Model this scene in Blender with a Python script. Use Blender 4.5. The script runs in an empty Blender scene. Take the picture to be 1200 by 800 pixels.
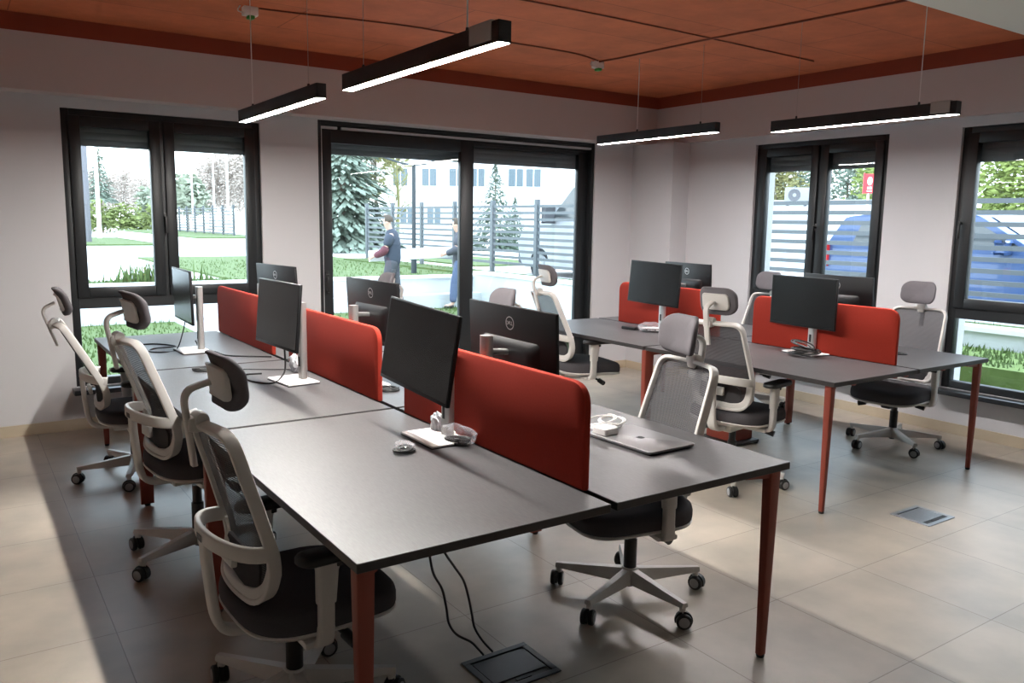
import bpy, bmesh, math, random
from math import sin, cos, pi, radians as R, sqrt
from mathutils import Vector as V, Matrix as M

random.seed(7)
sc = bpy.context.scene
C = bpy.data.collections.new('office'); sc.collection.children.link(C)

# ------------------------------------------------------------------ measures
DW, DL = 1.6285, 1.4528          # bench width (two desks), desk length along the bench
HT = 0.74                        # desk top height
YB, XR = 4.88, 5.52              # inner faces of back wall and right wall
BX, BY = 5.45, 4.70              # bulkhead faces
ZB0, ZB1, ZC = 2.375, 2.745, 2.86
AX, AY = 0.0, 0.0                # bench A origin
BBX, BBY = 3.067, 0.813          # bench B origin

# ------------------------------------------------------------------ materials
def mat(name, col, rough=0.5, metal=0.0, noise=0.0, nscale=20.0, bump=0.0, bscale=200.0, spec=0.5, emit=None, estr=0.0, coat=0.0):
    m = bpy.data.materials.new(name); m.use_nodes = True
    nt = m.node_tree; b = nt.nodes['Principled BSDF']
    b.inputs['Base Color'].default_value = (*col, 1)
    b.inputs['Roughness'].default_value = rough
    b.inputs['Metallic'].default_value = metal
    b.inputs['Specular IOR Level'].default_value = spec
    if coat: b.inputs['Coat Weight'].default_value = coat
    tc = nt.nodes.new('ShaderNodeTexCoord')
    if noise:
        n = nt.nodes.new('ShaderNodeTexNoise'); n.inputs['Scale'].default_value = nscale; n.inputs['Detail'].default_value = 4
        nt.links.new(tc.outputs['Object'], n.inputs['Vector'])
        mx = nt.nodes.new('ShaderNodeMix'); mx.data_type = 'RGBA'
        mx.inputs[6].default_value = (*[c * (1 - noise) for c in col], 1)
        mx.inputs[7].default_value = (*[min(1, c * (1 + noise)) for c in col], 1)
        nt.links.new(n.outputs['Fac'], mx.inputs[0]); nt.links.new(mx.outputs[2], b.inputs['Base Color'])
    if bump:
        n2 = nt.nodes.new('ShaderNodeTexNoise'); n2.inputs['Scale'].default_value = bscale; n2.inputs['Detail'].default_value = 2
        nt.links.new(tc.outputs['Object'], n2.inputs['Vector'])
        bp = nt.nodes.new('ShaderNodeBump'); bp.inputs['Strength'].default_value = bump; bp.inputs['Distance'].default_value = 0.002
        nt.links.new(n2.outputs['Fac'], bp.inputs['Height']); nt.links.new(bp.outputs['Normal'], b.inputs['Normal'])
    if emit:
        b.inputs['Emission Color'].default_value = (*emit, 1); b.inputs['Emission Strength'].default_value = estr
    return m

MT = {}
MT['bulk'] = mat('shaded_white_paint', (.55, .495, .485), .85, noise=.02, nscale=3)  # wall paint with the bulkhead's shade and warm ceiling bounce put into its colour
MT['wall'] = mat('white_paint', (.58, .572, .588), .85, noise=.02, nscale=3)
MT['soffit'] = mat('white_board', (.78, .76, .70), .9)
MT['frame'] = mat('anthracite_frame', (.012, .014, .016), .42)
MT['sill'] = mat('anthracite_sill', (.02, .022, .026), .35)
MT['alu'] = mat('aluminium_strip', (.55, .56, .58), .4, .6)
MT['blind'] = mat('blind_slats', (.15, .14, .145), .7)
MT['base'] = mat('tile_skirting', (.50, .42, .31), .45, noise=.12, nscale=6)
MT['leg'] = mat('rust_painted_steel', (.24, .042, .024), .5, bump=.05)
MT['deskedge'] = mat('dark_edge', (.028, .024, .024), .5)
MT['felt'] = mat('red_felt', (.35, .034, .020), .95, noise=.12, nscale=160, bump=.25, bscale=500, spec=.2)
MT['black'] = mat('black_plastic', (.012, .012, .013), .45)
MT['blackgloss'] = mat('black_back_cover', (.009, .009, .010), .42, spec=.35)
MT['screen'] = mat('matte_screen', (.011, .011, .012), .25, spec=.35)
MT['silver'] = mat('silver_stand', (.62, .61, .60), .32, .75)
MT['white'] = mat('white_plastic', (.82, .80, .79), .4)
MT['grey'] = mat('light_grey_plastic', (.60, .575, .55), .42)
MT['seat'] = mat('charcoal_fabric', (.072, .068, .074), .95, noise=.2, nscale=300, bump=.3, bscale=600, spec=.15)
MT['head'] = mat('grey_fabric', (.135, .125, .135), .95, noise=.12, nscale=300, bump=.2, bscale=600, spec=.2)
MT['darkfab'] = mat('dark_grey_pad', (.055, .052, .056), .9, spec=.2)
MT['caster'] = mat('caster_rubber', (.014, .014, .015), .5)
MT['hubcap'] = mat('caster_hub', (.34, .34, .35), .45)
MT['cable'] = mat('black_cable', (.010, .010, .010), .5)
MT['wcable'] = mat('white_cable', (.75, .73, .72), .5)
MT['lamp'] = mat('black_anodised', (.010, .010, .012), .4)
MT['diff'] = mat('lit_diffuser', (.9, .9, .9), .5, emit=(1.0, .965, .91), estr=385)
MT['diff2'] = mat('lit_diffuser_soft', (.9, .9, .9), .5, emit=(1.0, .955, .94), estr=245)
MT['driver'] = mat('metal_driver', (.42, .40, .38), .5, .5)
MT['green'] = mat('green_plastic', (.05, .33, .06), .5)
MT['steel'] = mat('brushed_steel', (.36, .38, .40), .35, .85, noise=.1, nscale=60)
MT['darksteel'] = mat('grey_lid', (.045, .05, .06), .4, .3)
MT['laptop'] = mat('space_grey_aluminium', (.30, .30, .31), .38, .75)
MT['apple'] = mat('black_mirror_emblem', (.008, .008, .009), .6, spec=.15)
MT['bag'] = mat('clear_bag', (.72, .72, .76), .18, spec=.8)
MT['logo'] = mat('silver_logo', (.55, .55, .56), .35, .6)
MT['badge'] = mat('dark_badge', (.02, .02, .025), .5)

def mesh_material():
    m = bpy.data.materials.new('chair_mesh_fabric'); m.use_nodes = True
    nt = m.node_tree; b = nt.nodes['Principled BSDF']; out = nt.nodes['Material Output']
    b.inputs['Base Color'].default_value = (.072, .071, .077, 1); b.inputs['Roughness'].default_value = .8
    b.inputs['Specular IOR Level'].default_value = .12
    tc = nt.nodes.new('ShaderNodeTexCoord'); w = nt.nodes.new('ShaderNodeTexWave')
    w.wave_type = 'BANDS'; w.bands_direction = 'Z'; w.inputs['Scale'].default_value = 45; w.inputs['Distortion'].default_value = 0
    nt.links.new(tc.outputs['Object'], w.inputs['Vector'])
    mr = nt.nodes.new('ShaderNodeMapRange'); mr.inputs[3].default_value = .76; mr.inputs[4].default_value = .92
    nt.links.new(w.outputs['Fac'], mr.inputs[0])
    t = nt.nodes.new('ShaderNodeBsdfTransparent'); mx = nt.nodes.new('ShaderNodeMixShader')
    nt.links.new(mr.outputs[0], mx.inputs[0]); nt.links.new(t.outputs[0], mx.inputs[1]); nt.links.new(b.outputs[0], mx.inputs[2])
    nt.links.new(mx.outputs[0], out.inputs['Surface'])
    return m
MT['mesh'] = mesh_material()

def glass_material(name, tint=(.93, .97, .97), base=.035, top=.75):
    m = bpy.data.materials.new(name); m.use_nodes = True
    nt = m.node_tree; nt.nodes.remove(nt.nodes['Principled BSDF']); out = nt.nodes['Material Output']
    t = nt.nodes.new('ShaderNodeBsdfTransparent'); t.inputs[0].default_value = (*tint, 1)
    g = nt.nodes.new('ShaderNodeBsdfGlossy'); g.inputs['Roughness'].default_value = 0.0
    lw = nt.nodes.new('ShaderNodeFresnel'); lw.inputs['IOR'].default_value = 1.45
    mx = nt.nodes.new('ShaderNodeMixShader')
    nt.links.new(lw.outputs[0], mx.inputs[0]); nt.links.new(t.outputs[0], mx.inputs[1]); nt.links.new(g.outputs[0], mx.inputs[2])
    nt.links.new(mx.outputs[0], out.inputs['Surface'])
    return m
MT['glass'] = glass_material('window_glass')

def desk_material():
    m = mat('dark_woven_laminate', (.06, .06, .06), .42, spec=.42)
    nt = m.node_tree; b = nt.nodes['Principled BSDF']
    tc = nt.nodes.new('ShaderNodeTexCoord'); mp = nt.nodes.new('ShaderNodeMapping'); mp.inputs['Scale'].default_value = (60, 5, 5)
    n = nt.nodes.new('ShaderNodeTexNoise'); n.inputs['Scale'].default_value = 6; n.inputs['Detail'].default_value = 5
    n2 = nt.nodes.new('ShaderNodeTexNoise'); n2.inputs['Scale'].default_value = 2.2
    nt.links.new(tc.outputs['Object'], mp.inputs[0]); nt.links.new(mp.outputs[0], n.inputs['Vector']); nt.links.new(tc.outputs['Object'], n2.inputs['Vector'])
    cr = nt.nodes.new('ShaderNodeValToRGB'); cr.color_ramp.elements[0].color = (.046, .044, .046, 1); cr.color_ramp.elements[1].color = (.074, .071, .074, 1)
    cr.color_ramp.elements[0].position = .3; cr.color_ramp.elements[1].position = .7
    nt.links.new(n.outputs['Fac'], cr.inputs[0]); nt.links.new(cr.outputs[0], b.inputs['Base Color'])
    mr = nt.nodes.new('ShaderNodeMapRange'); mr.inputs[3].default_value = .38; mr.inputs[4].default_value = .46
    nt.links.new(n2.outputs['Fac'], mr.inputs[0]); nt.links.new(mr.outputs[0], b.inputs['Roughness'])
    return m
MT['desk'] = desk_material()

def floor_material():
    m = mat('beige_floor_tile', (.45, .40, .34), .38)
    nt = m.node_tree; b = nt.nodes['Principled BSDF']; L = nt.links
    tc = nt.nodes.new('ShaderNodeTexCoord'); mp = nt.nodes.new('ShaderNodeMapping')
    mp.inputs['Location'].default_value = (-2.025, -0.312 + 0.585 * 20, 0)
    br = nt.nodes.new('ShaderNodeTexBrick'); br.offset = 0; br.inputs['Scale'].default_value = 1
    br.inputs['Brick Width'].default_value = .590; br.inputs['Row Height'].default_value = .585
    br.inputs['Mortar Size'].default_value = .0022; br.inputs['Mortar Smooth'].default_value = .2; br.inputs['Bias'].default_value = 0
    br.inputs['Color1'].default_value = (.39, .348, .292, 1); br.inputs['Color2'].default_value = (.425, .38, .322, 1); br.inputs['Mortar'].default_value = (.22, .19, .16, 1)
    L.new(tc.outputs['Object'], mp.inputs[0]); L.new(mp.outputs[0], br.inputs['Vector'])
    n = nt.nodes.new('ShaderNodeTexNoise'); n.inputs['Scale'].default_value = 3.5; n.inputs['Detail'].default_value = 6
    L.new(tc.outputs['Object'], n.inputs['Vector'])
    cr = nt.nodes.new('ShaderNodeValToRGB'); cr.color_ramp.elements[0].color = (.86, .86, .86, 1); cr.color_ramp.elements[1].color = (1.12, 1.10, 1.08, 1)
    cr.color_ramp.elements[0].position = .35; cr.color_ramp.elements[1].position = .68
    L.new(n.outputs['Fac'], cr.inputs[0])
    mu = nt.nodes.new('ShaderNodeMix'); mu.data_type = 'RGBA'; mu.blend_type = 'MULTIPLY'; mu.inputs[0].default_value = 1
    L.new(br.outputs['Color'], mu.inputs[6]); L.new(cr.outputs[0], mu.inputs[7]); L.new(mu.outputs[2], b.inputs['Base Color'])
    bp = nt.nodes.new('ShaderNodeBump'); bp.inputs['Strength'].default_value = .3; bp.inputs['Distance'].default_value = .002; bp.invert = True
    L.new(br.outputs['Fac'], bp.inputs['Height']); L.new(bp.outputs['Normal'], b.inputs['Normal'])
    return m
MT['floor'] = floor_material()

def ceiling_material():
    m = mat('terracotta_concrete', (.40, .115, .045), .85)
    nt = m.node_tree; b = nt.nodes['Principled BSDF']; L = nt.links
    tc = nt.nodes.new('ShaderNodeTexCoord'); mp = nt.nodes.new('ShaderNodeMapping'); mp.inputs['Location'].default_value = (.35, 10.2, 0)
    br = nt.nodes.new('ShaderNodeTexBrick'); br.offset = .35; br.inputs['Scale'].default_value = 1
    br.inputs['Brick Width'].default_value = 2.4; br.inputs['Row Height'].default_value = .62
    br.inputs['Mortar Size'].default_value = .006; br.inputs['Mortar Smooth'].default_value = .8
    br.inputs['Color1'].default_value = (.56, .145, .054, 1); br.inputs['Color2'].default_value = (.59, .155, .060, 1); br.inputs['Mortar'].default_value = (.32, .08, .033, 1)
    L.new(tc.outputs['Object'], mp.inputs[0]); L.new(mp.outputs[0], br.inputs['Vector'])
    n = nt.nodes.new('ShaderNodeTexNoise'); n.inputs['Scale'].default_value = 2.5; n.inputs['Detail'].default_value = 8; n.inputs['Roughness'].default_value = .65
    L.new(tc.outputs['Object'], n.inputs['Vector'])
    cr = nt.nodes.new('ShaderNodeValToRGB'); cr.color_ramp.elements[0].color = (.78, .76, .74, 1); cr.color_ramp.elements[1].color = (1.12, 1.12, 1.12, 1)
    cr.color_ramp.elements[0].position = .3; cr.color_ramp.elements[1].position = .65
    L.new(n.outputs['Fac'], cr.inputs[0])
    mu = nt.nodes.new('ShaderNodeMix'); mu.data_type = 'RGBA'; mu.blend_type = 'MULTIPLY'; mu.inputs[0].default_value = 1
    L.new(br.outputs['Color'], mu.inputs[6]); L.new(cr.outputs[0], mu.inputs[7]); L.new(mu.outputs[2], b.inputs['Base Color'])
    bp = nt.nodes.new('ShaderNodeBump'); bp.inputs['Strength'].default_value = .35; bp.inputs['Distance'].default_value = .01
    L.new(n.outputs['Fac'], bp.inputs['Height']); L.new(bp.outputs['Normal'], b.inputs['Normal'])
    return m
MT['ceil'] = ceiling_material()
MT['ceiltrim'] = mat('shaded_terracotta_paint', (.26, .045, .018), .85, noise=.1, nscale=5)  # ceiling terracotta darkened, the band's shadow put into its colour

# ------------------------------------------------------------------ mesh builder
class MB:
    def __init__(s): s.v = []; s.f = []; s.m = []; s.cur = 0
    def add(s, vs, fs, mi=None):
        o = len(s.v); s.v += [tuple(x) for x in vs]
        for f in fs: s.f.append(tuple(o + i for i in f)); s.m.append(s.cur if mi is None else mi)
        return s
    def box(s, x0, y0, z0, x1, y1, z1, bev=0.0, mi=None, mtx=None, seg=2):
        bm = bmesh.new(); bmesh.ops.create_cube(bm, size=1)
        for v in bm.verts: v.co = V(((x0 + x1) / 2 + v.co.x * (x1 - x0), (y0 + y1) / 2 + v.co.y * (y1 - y0), (z0 + z1) / 2 + v.co.z * (z1 - z0)))
        if bev: bmesh.ops.bevel(bm, geom=list(bm.edges), offset=bev, segments=seg, affect='EDGES', profile=.5)
        s.bm(bm, mi, mtx); return s
    def bm(s, bm, mi=None, mtx=None):
        bm.verts.index_update()
        vs = [(mtx @ v.co) if mtx else v.co.copy() for v in bm.verts]
        s.add(vs, [[v.index for v in f.verts] for f in bm.faces], mi); bm.free()
    def sweep(s, path, prof, closed=False, up=V((0, 0, 1)), mi=None, caps=True, scale=None):
        """path: points; prof: list of (a,b) in (side, up) axes"""
        P = [V(p) for p in path]; n = len(P); vs = []; k = len(prof)
        last = None
        for i, p in enumerate(P):
            a = P[(i - 1) % n] if (closed or i > 0) else P[i]; b = P[(i + 1) % n] if (closed or i < n - 1) else P[i]
            t = (b - a)
            t = t.normalized() if t.length > 1e-9 else V((0, 0, 1))
            if callable(up): u0 = up(p)
            else: u0 = up
            if up == 'auto' or u0 is None: u0 = last if last is not None else (V((0, 0, 1)) if abs(t.z) < .9 else V((1, 0, 0)))
            sd = t.cross(u0)
            if sd.length < 1e-6: sd = t.cross(V((1, 0, 0)) if abs(t.x) < .9 else V((0, 1, 0)))
            sd.normalize(); u = sd.cross(t).normalized(); last = u
            sc_ = scale(i / (n - 1)) if scale else 1
            for (a_, b_) in prof: vs.append(p + sd * a_ * sc_ + u * b_ * sc_)
        fs = []
        for i in range(n if closed else n - 1):
            j = (i + 1) % n
            for q in range(k): fs.append((i * k + q, i * k + (q + 1) % k, j * k + (q + 1) % k, j * k + q))
        if caps and not closed: fs += [tuple(reversed(range(k))), tuple(range((n - 1) * k, n * k))]
        return s.add(vs, fs, mi)
    def tube(s, path, r, n=8, closed=False, mi=None, scale=None):
        return s.sweep(path, [(r * cos(2 * pi * i / n), r * sin(2 * pi * i / n)) for i in range(n)], closed, 'auto', mi, True, scale)
    def lathe(s, prof, c=(0, 0, 0), axis='z', n=20, mi=None):
        vs = []; fs = []; k = len(prof)
        for i in range(n):
            a = 2 * pi * i / n
            for (r, h) in prof:
                p = (r * cos(a), r * sin(a), h)
                if axis == 'x': p = (h, r * cos(a), r * sin(a))
                if axis == 'y': p = (r * sin(a), h, r * cos(a))
                vs.append((c[0] + p[0], c[1] + p[1], c[2] + p[2]))
        for i in range(n):
            j = (i + 1) % n
            for q in range(k - 1): fs.append((i * k + q, j * k + q, j * k + q + 1, i * k + q + 1))
        if prof[0][0] > 1e-6: fs.append(tuple(i * k for i in reversed(range(n))))
        if prof[-1][0] > 1e-6: fs.append(tuple(i * k + k - 1 for i in range(n)))
        return s.add(vs, fs, mi)
    def loft(s, rings, capb=True, capt=True, mi=None):
        k = len(rings[0]); vs = [p for r in rings for p in r]; fs = []
        for i in range(len(rings) - 1):
            for q in range(k): fs.append((i * k + q, i * k + (q + 1) % k, (i + 1) * k + (q + 1) % k, (i + 1) * k + q))
        if capb: fs.append(tuple(reversed(range(k))))
        if capt: fs.append(tuple(range((len(rings) - 1) * k, len(rings) * k)))
        return s.add(vs, fs, mi)
    def build(s, name, mats, parent=None, smooth=35):
        me = bpy.data.meshes.new(name); me.from_pydata(s.v, [], s.f)
        if not isinstance(mats, (list, tuple)): mats = [mats]
        for m in mats: me.materials.append(m)
        me.polygons.foreach_set('material_index', s.m)
        me.validate(); me.update()
        bm = bmesh.new(); bm.from_mesh(me); bmesh.ops.recalc_face_normals(bm, faces=bm.faces); bm.to_mesh(me); bm.free()
        if smooth:
            me.polygons.foreach_set('use_smooth', [True] * len(me.polygons)); me.set_sharp_from_angle(angle=R(smooth))
        o = bpy.data.objects.new(name, me); C.objects.link(o)
        if parent: o.parent = parent
        return o

def tag(o, label=None, cat=None, group=None, kind=None):
    if label: o['label'] = label
    if cat: o['category'] = cat
    if group: o['group'] = group
    if kind: o['kind'] = kind
    return o
def thing(name, label, cat, loc=(0, 0, 0), rz=0, group=None):
    o = bpy.data.objects.new(name, None); C.objects.link(o); o.location = loc; o.rotation_euler = (0, 0, rz); o.empty_display_size = .1
    return tag(o, label, cat, group)
def struct(o): o['kind'] = 'structure'; return o
def rr(w, h, r, n=5):
    """rounded rectangle profile"""
    out = []
    for cx, cy, a0 in ((w / 2 - r, h / 2 - r, 0), (-w / 2 + r, h / 2 - r, 90), (-w / 2 + r, -h / 2 + r, 180), (w / 2 - r, -h / 2 + r, 270)):
        for i in range(n): a = R(a0 + 90 * i / (n - 1)); out.append((cx + r * cos(a), cy + r * sin(a)))
    return out
def round_poly(pts, rad, n=6):
    out = []; N = len(pts)
    for i, (p, r) in enumerate(zip(pts, rad)):
        a = V(pts[i - 1]) - V(p); b = V(pts[(i + 1) % N]) - V(p)
        A = a.normalized(); B = b.normalized(); ang = A.angle(B); d = min(r / math.tan(ang / 2), a.length * .48, b.length * .48)
        p0 = V(p) + A * d; p1 = V(p) + B * d
        for k in range(n):
            t = k / (n - 1); out.append(tuple((1 - t) ** 2 * p0 + 2 * t * (1 - t) * V(p) + t * t * p1))
    return out
def smooth_path(pts, n=6, closed=False):
    P = [V(p) for p in pts]; out = []; N = len(P)
    for i in range(N if closed else N - 1):
        g = (lambda k: P[k % N]) if closed else (lambda k: P[max(0, min(N - 1, k))])
        p0, p1, p2, p3 = g(i - 1), g(i), g(i + 1), g(i + 2)
        for k in range(n):
            t = k / n
            out.append(.5 * ((2 * p1) + (p2 - p0) * t + (2 * p0 - 5 * p1 + 4 * p2 - p3) * t * t + (3 * p1 - p0 - 3 * p2 + p3) * t ** 3))
    if not closed: out.append(P[-1])
    return out

# ------------------------------------------------------------------ room shell
def wall_panels(mb, axis, a0, a1, z0, z1, t0, t1, holes):
    """wall along axis 'x' (or 'y') from a0..a1, thickness t0..t1, holes: (h0,h1,zb,zt)"""
    def bx(p, q, zb, zt):
        if q - p < 1e-4 or zt - zb < 1e-4: return
        if axis == 'x': mb.box(p, t0, zb, q, t1, zt)
        else: mb.box(t0, p, zb, t1, q, zt)
    cur = a0
    for h0, h1, zb, zt in sorted(holes):
        bx(cur, h0, z0, z1); bx(h0, h1, z0, zb); bx(h0, h1, zt, z1); cur = h1
    bx(cur, a1, z0, z1)
W1 = (-.067, 1.325, .315, 2.300); DR = (1.803, 4.775, .0, 2.368); W2 = (2.125, 3.452, .315, 2.305); W3 = (.16, 1.548, .345, 2.305)
LX, RY = -4.2, -5.6
mb = MB(); mb.box(LX, RY, -.1, XR + .3, YB + .3, 0); struct(mb.build('floor', MT['floor'], smooth=0))
mb = MB(); mb.box(LX, RY, ZC, XR + .3, YB + .3, ZC + .15); struct(mb.build('ceiling', MT['ceil'], smooth=0))
mb = MB(); wall_panels(mb, 'x', LX, XR + .3, 0, ZC, YB, YB + .3, [W1, DR]); struct(mb.build('wall_back', MT['wall'], smooth=0))
mb = MB(); wall_panels(mb, 'y', RY, YB, 0, ZC, XR, XR + .3, [W2, W3]); struct(mb.build('wall_right', MT['wall'], smooth=0))
mb = MB(); mb.box(LX - .15, RY, 0, LX, YB + .3, ZC); struct(mb.build('wall_left', MT['wall'], smooth=0))
mb = MB(); mb.box(LX - .15, RY - .15, 0, XR + .3, RY, ZC); struct(mb.build('wall_front', MT['wall'], smooth=0))
# bulkhead along both walls, painted terracotta at its top; shade put into both colours
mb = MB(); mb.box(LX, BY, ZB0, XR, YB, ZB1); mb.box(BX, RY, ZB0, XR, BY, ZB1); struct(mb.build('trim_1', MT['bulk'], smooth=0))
mb = MB(); mb.box(LX, BY, ZB1, XR, YB, ZC); mb.box(BX, RY, ZB1, XR, BY, ZC); struct(mb.build('trim_2', MT['ceiltrim'], smooth=0))
mb = MB(); mb.box(LX, RY, 2.74, BX, .835, ZC); struct(mb.build('trim_3', MT['soffit'], smooth=0))
# corner pier
PX, PY = 5.285, 4.285
mb = MB(); mb.box(PX, PY, 0, XR, YB, ZB0); struct(mb.build('wall_corner', MT['wall'], smooth=0))
bh, bt = .082, .012
mb = MB(); mb.box(LX, YB - bt, 0, DR[0], YB, bh, .002); mb.box(DR[1], YB - bt, 0, PX, YB, bh, .002); struct(mb.build('baseboard_back', MT['base'], smooth=0))
mb = MB(); mb.box(XR - bt, RY, 0, XR, PY, bh, .002); mb.box(PX - bt, PY - bt, 0, XR, PY, bh, .002); mb.box(PX - bt, PY, 0, PX, YB - bt, bh, .002)
struct(mb.build('baseboard_right', MT['base'], smooth=0))

# ------------------------------------------------------------------ windows
def to_axis(axis, plane):
    """maps (a, d, z): a along the wall, d depth outwards -> world"""
    if axis == 'x': return lambda a, d, z: (a, plane + d, z)
    return lambda a, d, z: (plane + d, a, z)
def abox(mb, T, a0, d0, z0, a1, d1, z1, bev=0.0, mi=None):
    p = T(a0, d0, z0); q = T(a1, d1, z1)
    mb.box(min(p[0], q[0]), min(p[1], q[1]), min(p[2], q[2]), max(p[0], q[0]), max(p[1], q[1]), max(p[2], q[2]), bev, mi)
def rect_frame(mb, T, a0, a1, z0, z1, w, d0, d1, bev=.004, wl=None, wr=None, wt=None, wb=None):
    wl = wl or w; wr = wr or w; wt = wt or w; wb = wb or w
    abox(mb, T, a0, d0, z0, a0 + wl, d1, z1, bev); abox(mb, T, a1 - wr, d0, z0, a1, d1, z1, bev)
    abox(mb, T, a0 + wl, d0, z1 - wt, a1 - wr, d1, z1, bev); abox(mb, T, a0 + wl, d0, z0, a1 - wr, d1, z0 + wb, bev)
def handle_mesh(T, a, z, s=1):
    mb = MB(); abox(mb, T, a - .014, -.012, z - .035, a + .014, 0, z + .035, .004)
    abox(mb, T, a - .009, -.05, z - .009, a + .009, -.012, z + .009, .003)
    abox(mb, T, a - .010, -.058, z - .115, a + .010, -.040, z + .012, .006)
    return mb
def window(n, axis, plane, op, mull, rev=1):
    a0, a1, z0, z1 = op; T = to_axis(axis, plane)
    win = bpy.data.objects.new('window_%d' % n, None); C.objects.link(win); struct(win)
    mb = MB(); rect_frame(mb, T, a0, a1, z0, z1, .055, 0, .075)
    abox(mb, T, a0 + .055, 0, .885, a1 - .055, .075, .975)                     # transom
    abox(mb, T, mull - .03, .004, .975, mull + .03, .075, z1 - .055)           # mullion
    mb.build('window_frame', MT['frame'], win)
    for s0, s1 in ((a0 + .045, mull - .012), (mull + .012, a1 - .045)):
        f = MB(); rect_frame(f, T, s0, s1, .965, z1 - .045, .075, -.018, .05, .006); sash = f.build('sash', MT['frame'], win)
        g = MB(); abox(g, T, s0 + .07, .018, 1.03, s1 - .07, .024, z1 - .115); g.build('pane', MT['glass'], sash)
        # the shutter lowered a little behind each pane
        bl = MB(); zb = 2.052
        k = 0
        while zb + .05 * k < z1 - .03: abox(bl, T, s0 + .02, .085, zb + .05 * k, s1 - .02, .10, min(z1, zb + .05 * k +   .05), .0015); k += 1
        bl.build('roller_shutter', MT['blind'], win)
    g = MB(); abox(g, T, a0 + .05, .022, z0 + .05, a1 - .05, .028, .89); g.build('pane', MT['glass'], win)
    # inner sill
    s = MB(); abox(s, T, a0 - .03, -.16 if axis == 'x' else -.14, z0 - .038, a1 + .03, .0, z0 - .002, .004); s.build('window_sill', MT['sill'], win)
    hd = handle_mesh(T, mull + (.0 if axis == 'x' else .0), 1.55); hd.build('window_handle', MT['black'], win)
    # reveal covers the cavity outside the frame
    return win
w1 = window(1, 'x', YB + .024, W1, .595)
w2 = window(2, 'y', XR + .028, W2, 2.765)
w3 = window(3, 'y', XR + .028, W3, .86)
# the second handle by the hinge side of the third window
T = to_axis('y', XR + .028); handle_mesh(T, 1.500, 1.60).build('window_handle', MT['black'], w3)

# sliding door
door = bpy.data.objects.new('door_1', None); C.objects.link(door); struct(door)
T = to_axis('x', YB + .024); a0, a1, z0, z1 = DR
mb = MB(); rect_frame(mb, T, a0, a1, z0 - .0, z1, .035, -.005, .12, .003); abox(mb, T, a0, 0, 0, a1, .12, .03); mb.build('door_frame', MT['frame'], door)
mb = MB(); abox(mb, T, a0 + .04, .0, z1 - .066, a0 + .18, .03, z1 - .046); abox(mb, T, a0 + .22, .0, z1 - .066, a1 - .04, .03, z1 - .046)
abox(mb, T, a0 + .037, -.001, .03, a0 + .043, .03, z1 - .046); mb.build('track_strip', MT['alu'], door)
mb = MB(); abox(mb, T, a0 + .035, .05, z1 - .09, a1 - .035, .11, z1 - .03); mb.build('head_rail', MT['frame'], door)
mb = MB(); rect_frame(mb, T, a0 + .03, 3.325, .03, z1 - .07, .095, .0, .055, .005, wr=.14, wt=.11); ls = mb.build('sliding_sash', MT['frame'], door)
mb = MB(); abox(mb, T, a0 + .12, .024, .12, 3.19, .03, z1 - .175); mb.build('pane', MT['glass'], ls)
mb = MB(); rect_frame(mb, T, 3.26, a1 - .03, .03, z1 - .07, .09, .062, .115, .005, wl=.075, wr=.125, wt=.05); rs = mb.build('fixed_sash', MT['frame'], door)
mb = MB(); abox(mb, T, 3.33, .085, .12, a1 - .15, .091, z1 - .11); mb.build('pane', MT['glass'], rs)
mb = MB(); abox(mb, T, 1.855, -.014, .92, 1.885, 0, 1.12, .005); abox(mb, T, 1.858, -.05, .94, 1.882, -.032, 1.10, .008); abox(mb, T, 1.863, -.034, .95, 1.877, -.012, .97); abox(mb, T, 1.863, -.034, 1.07, 1.877, -.012, 1.09); mb.build('door_handle', MT['black'], door)
for s0, s1, dd in ((1.85, 3.24, .13), (3.26, 4.74, .13)):
    bl = MB(); k = 0
    while 2.105 + .05 * k < z1 - .01: abox(bl, T, s0, dd, 2.105 + .05 * k, s1, dd + .015, min(z1, 2.105 + .05 * k +   .05), .0015); k += 1
    bl.build('roller_shutter', MT['blind'], door)

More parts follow.
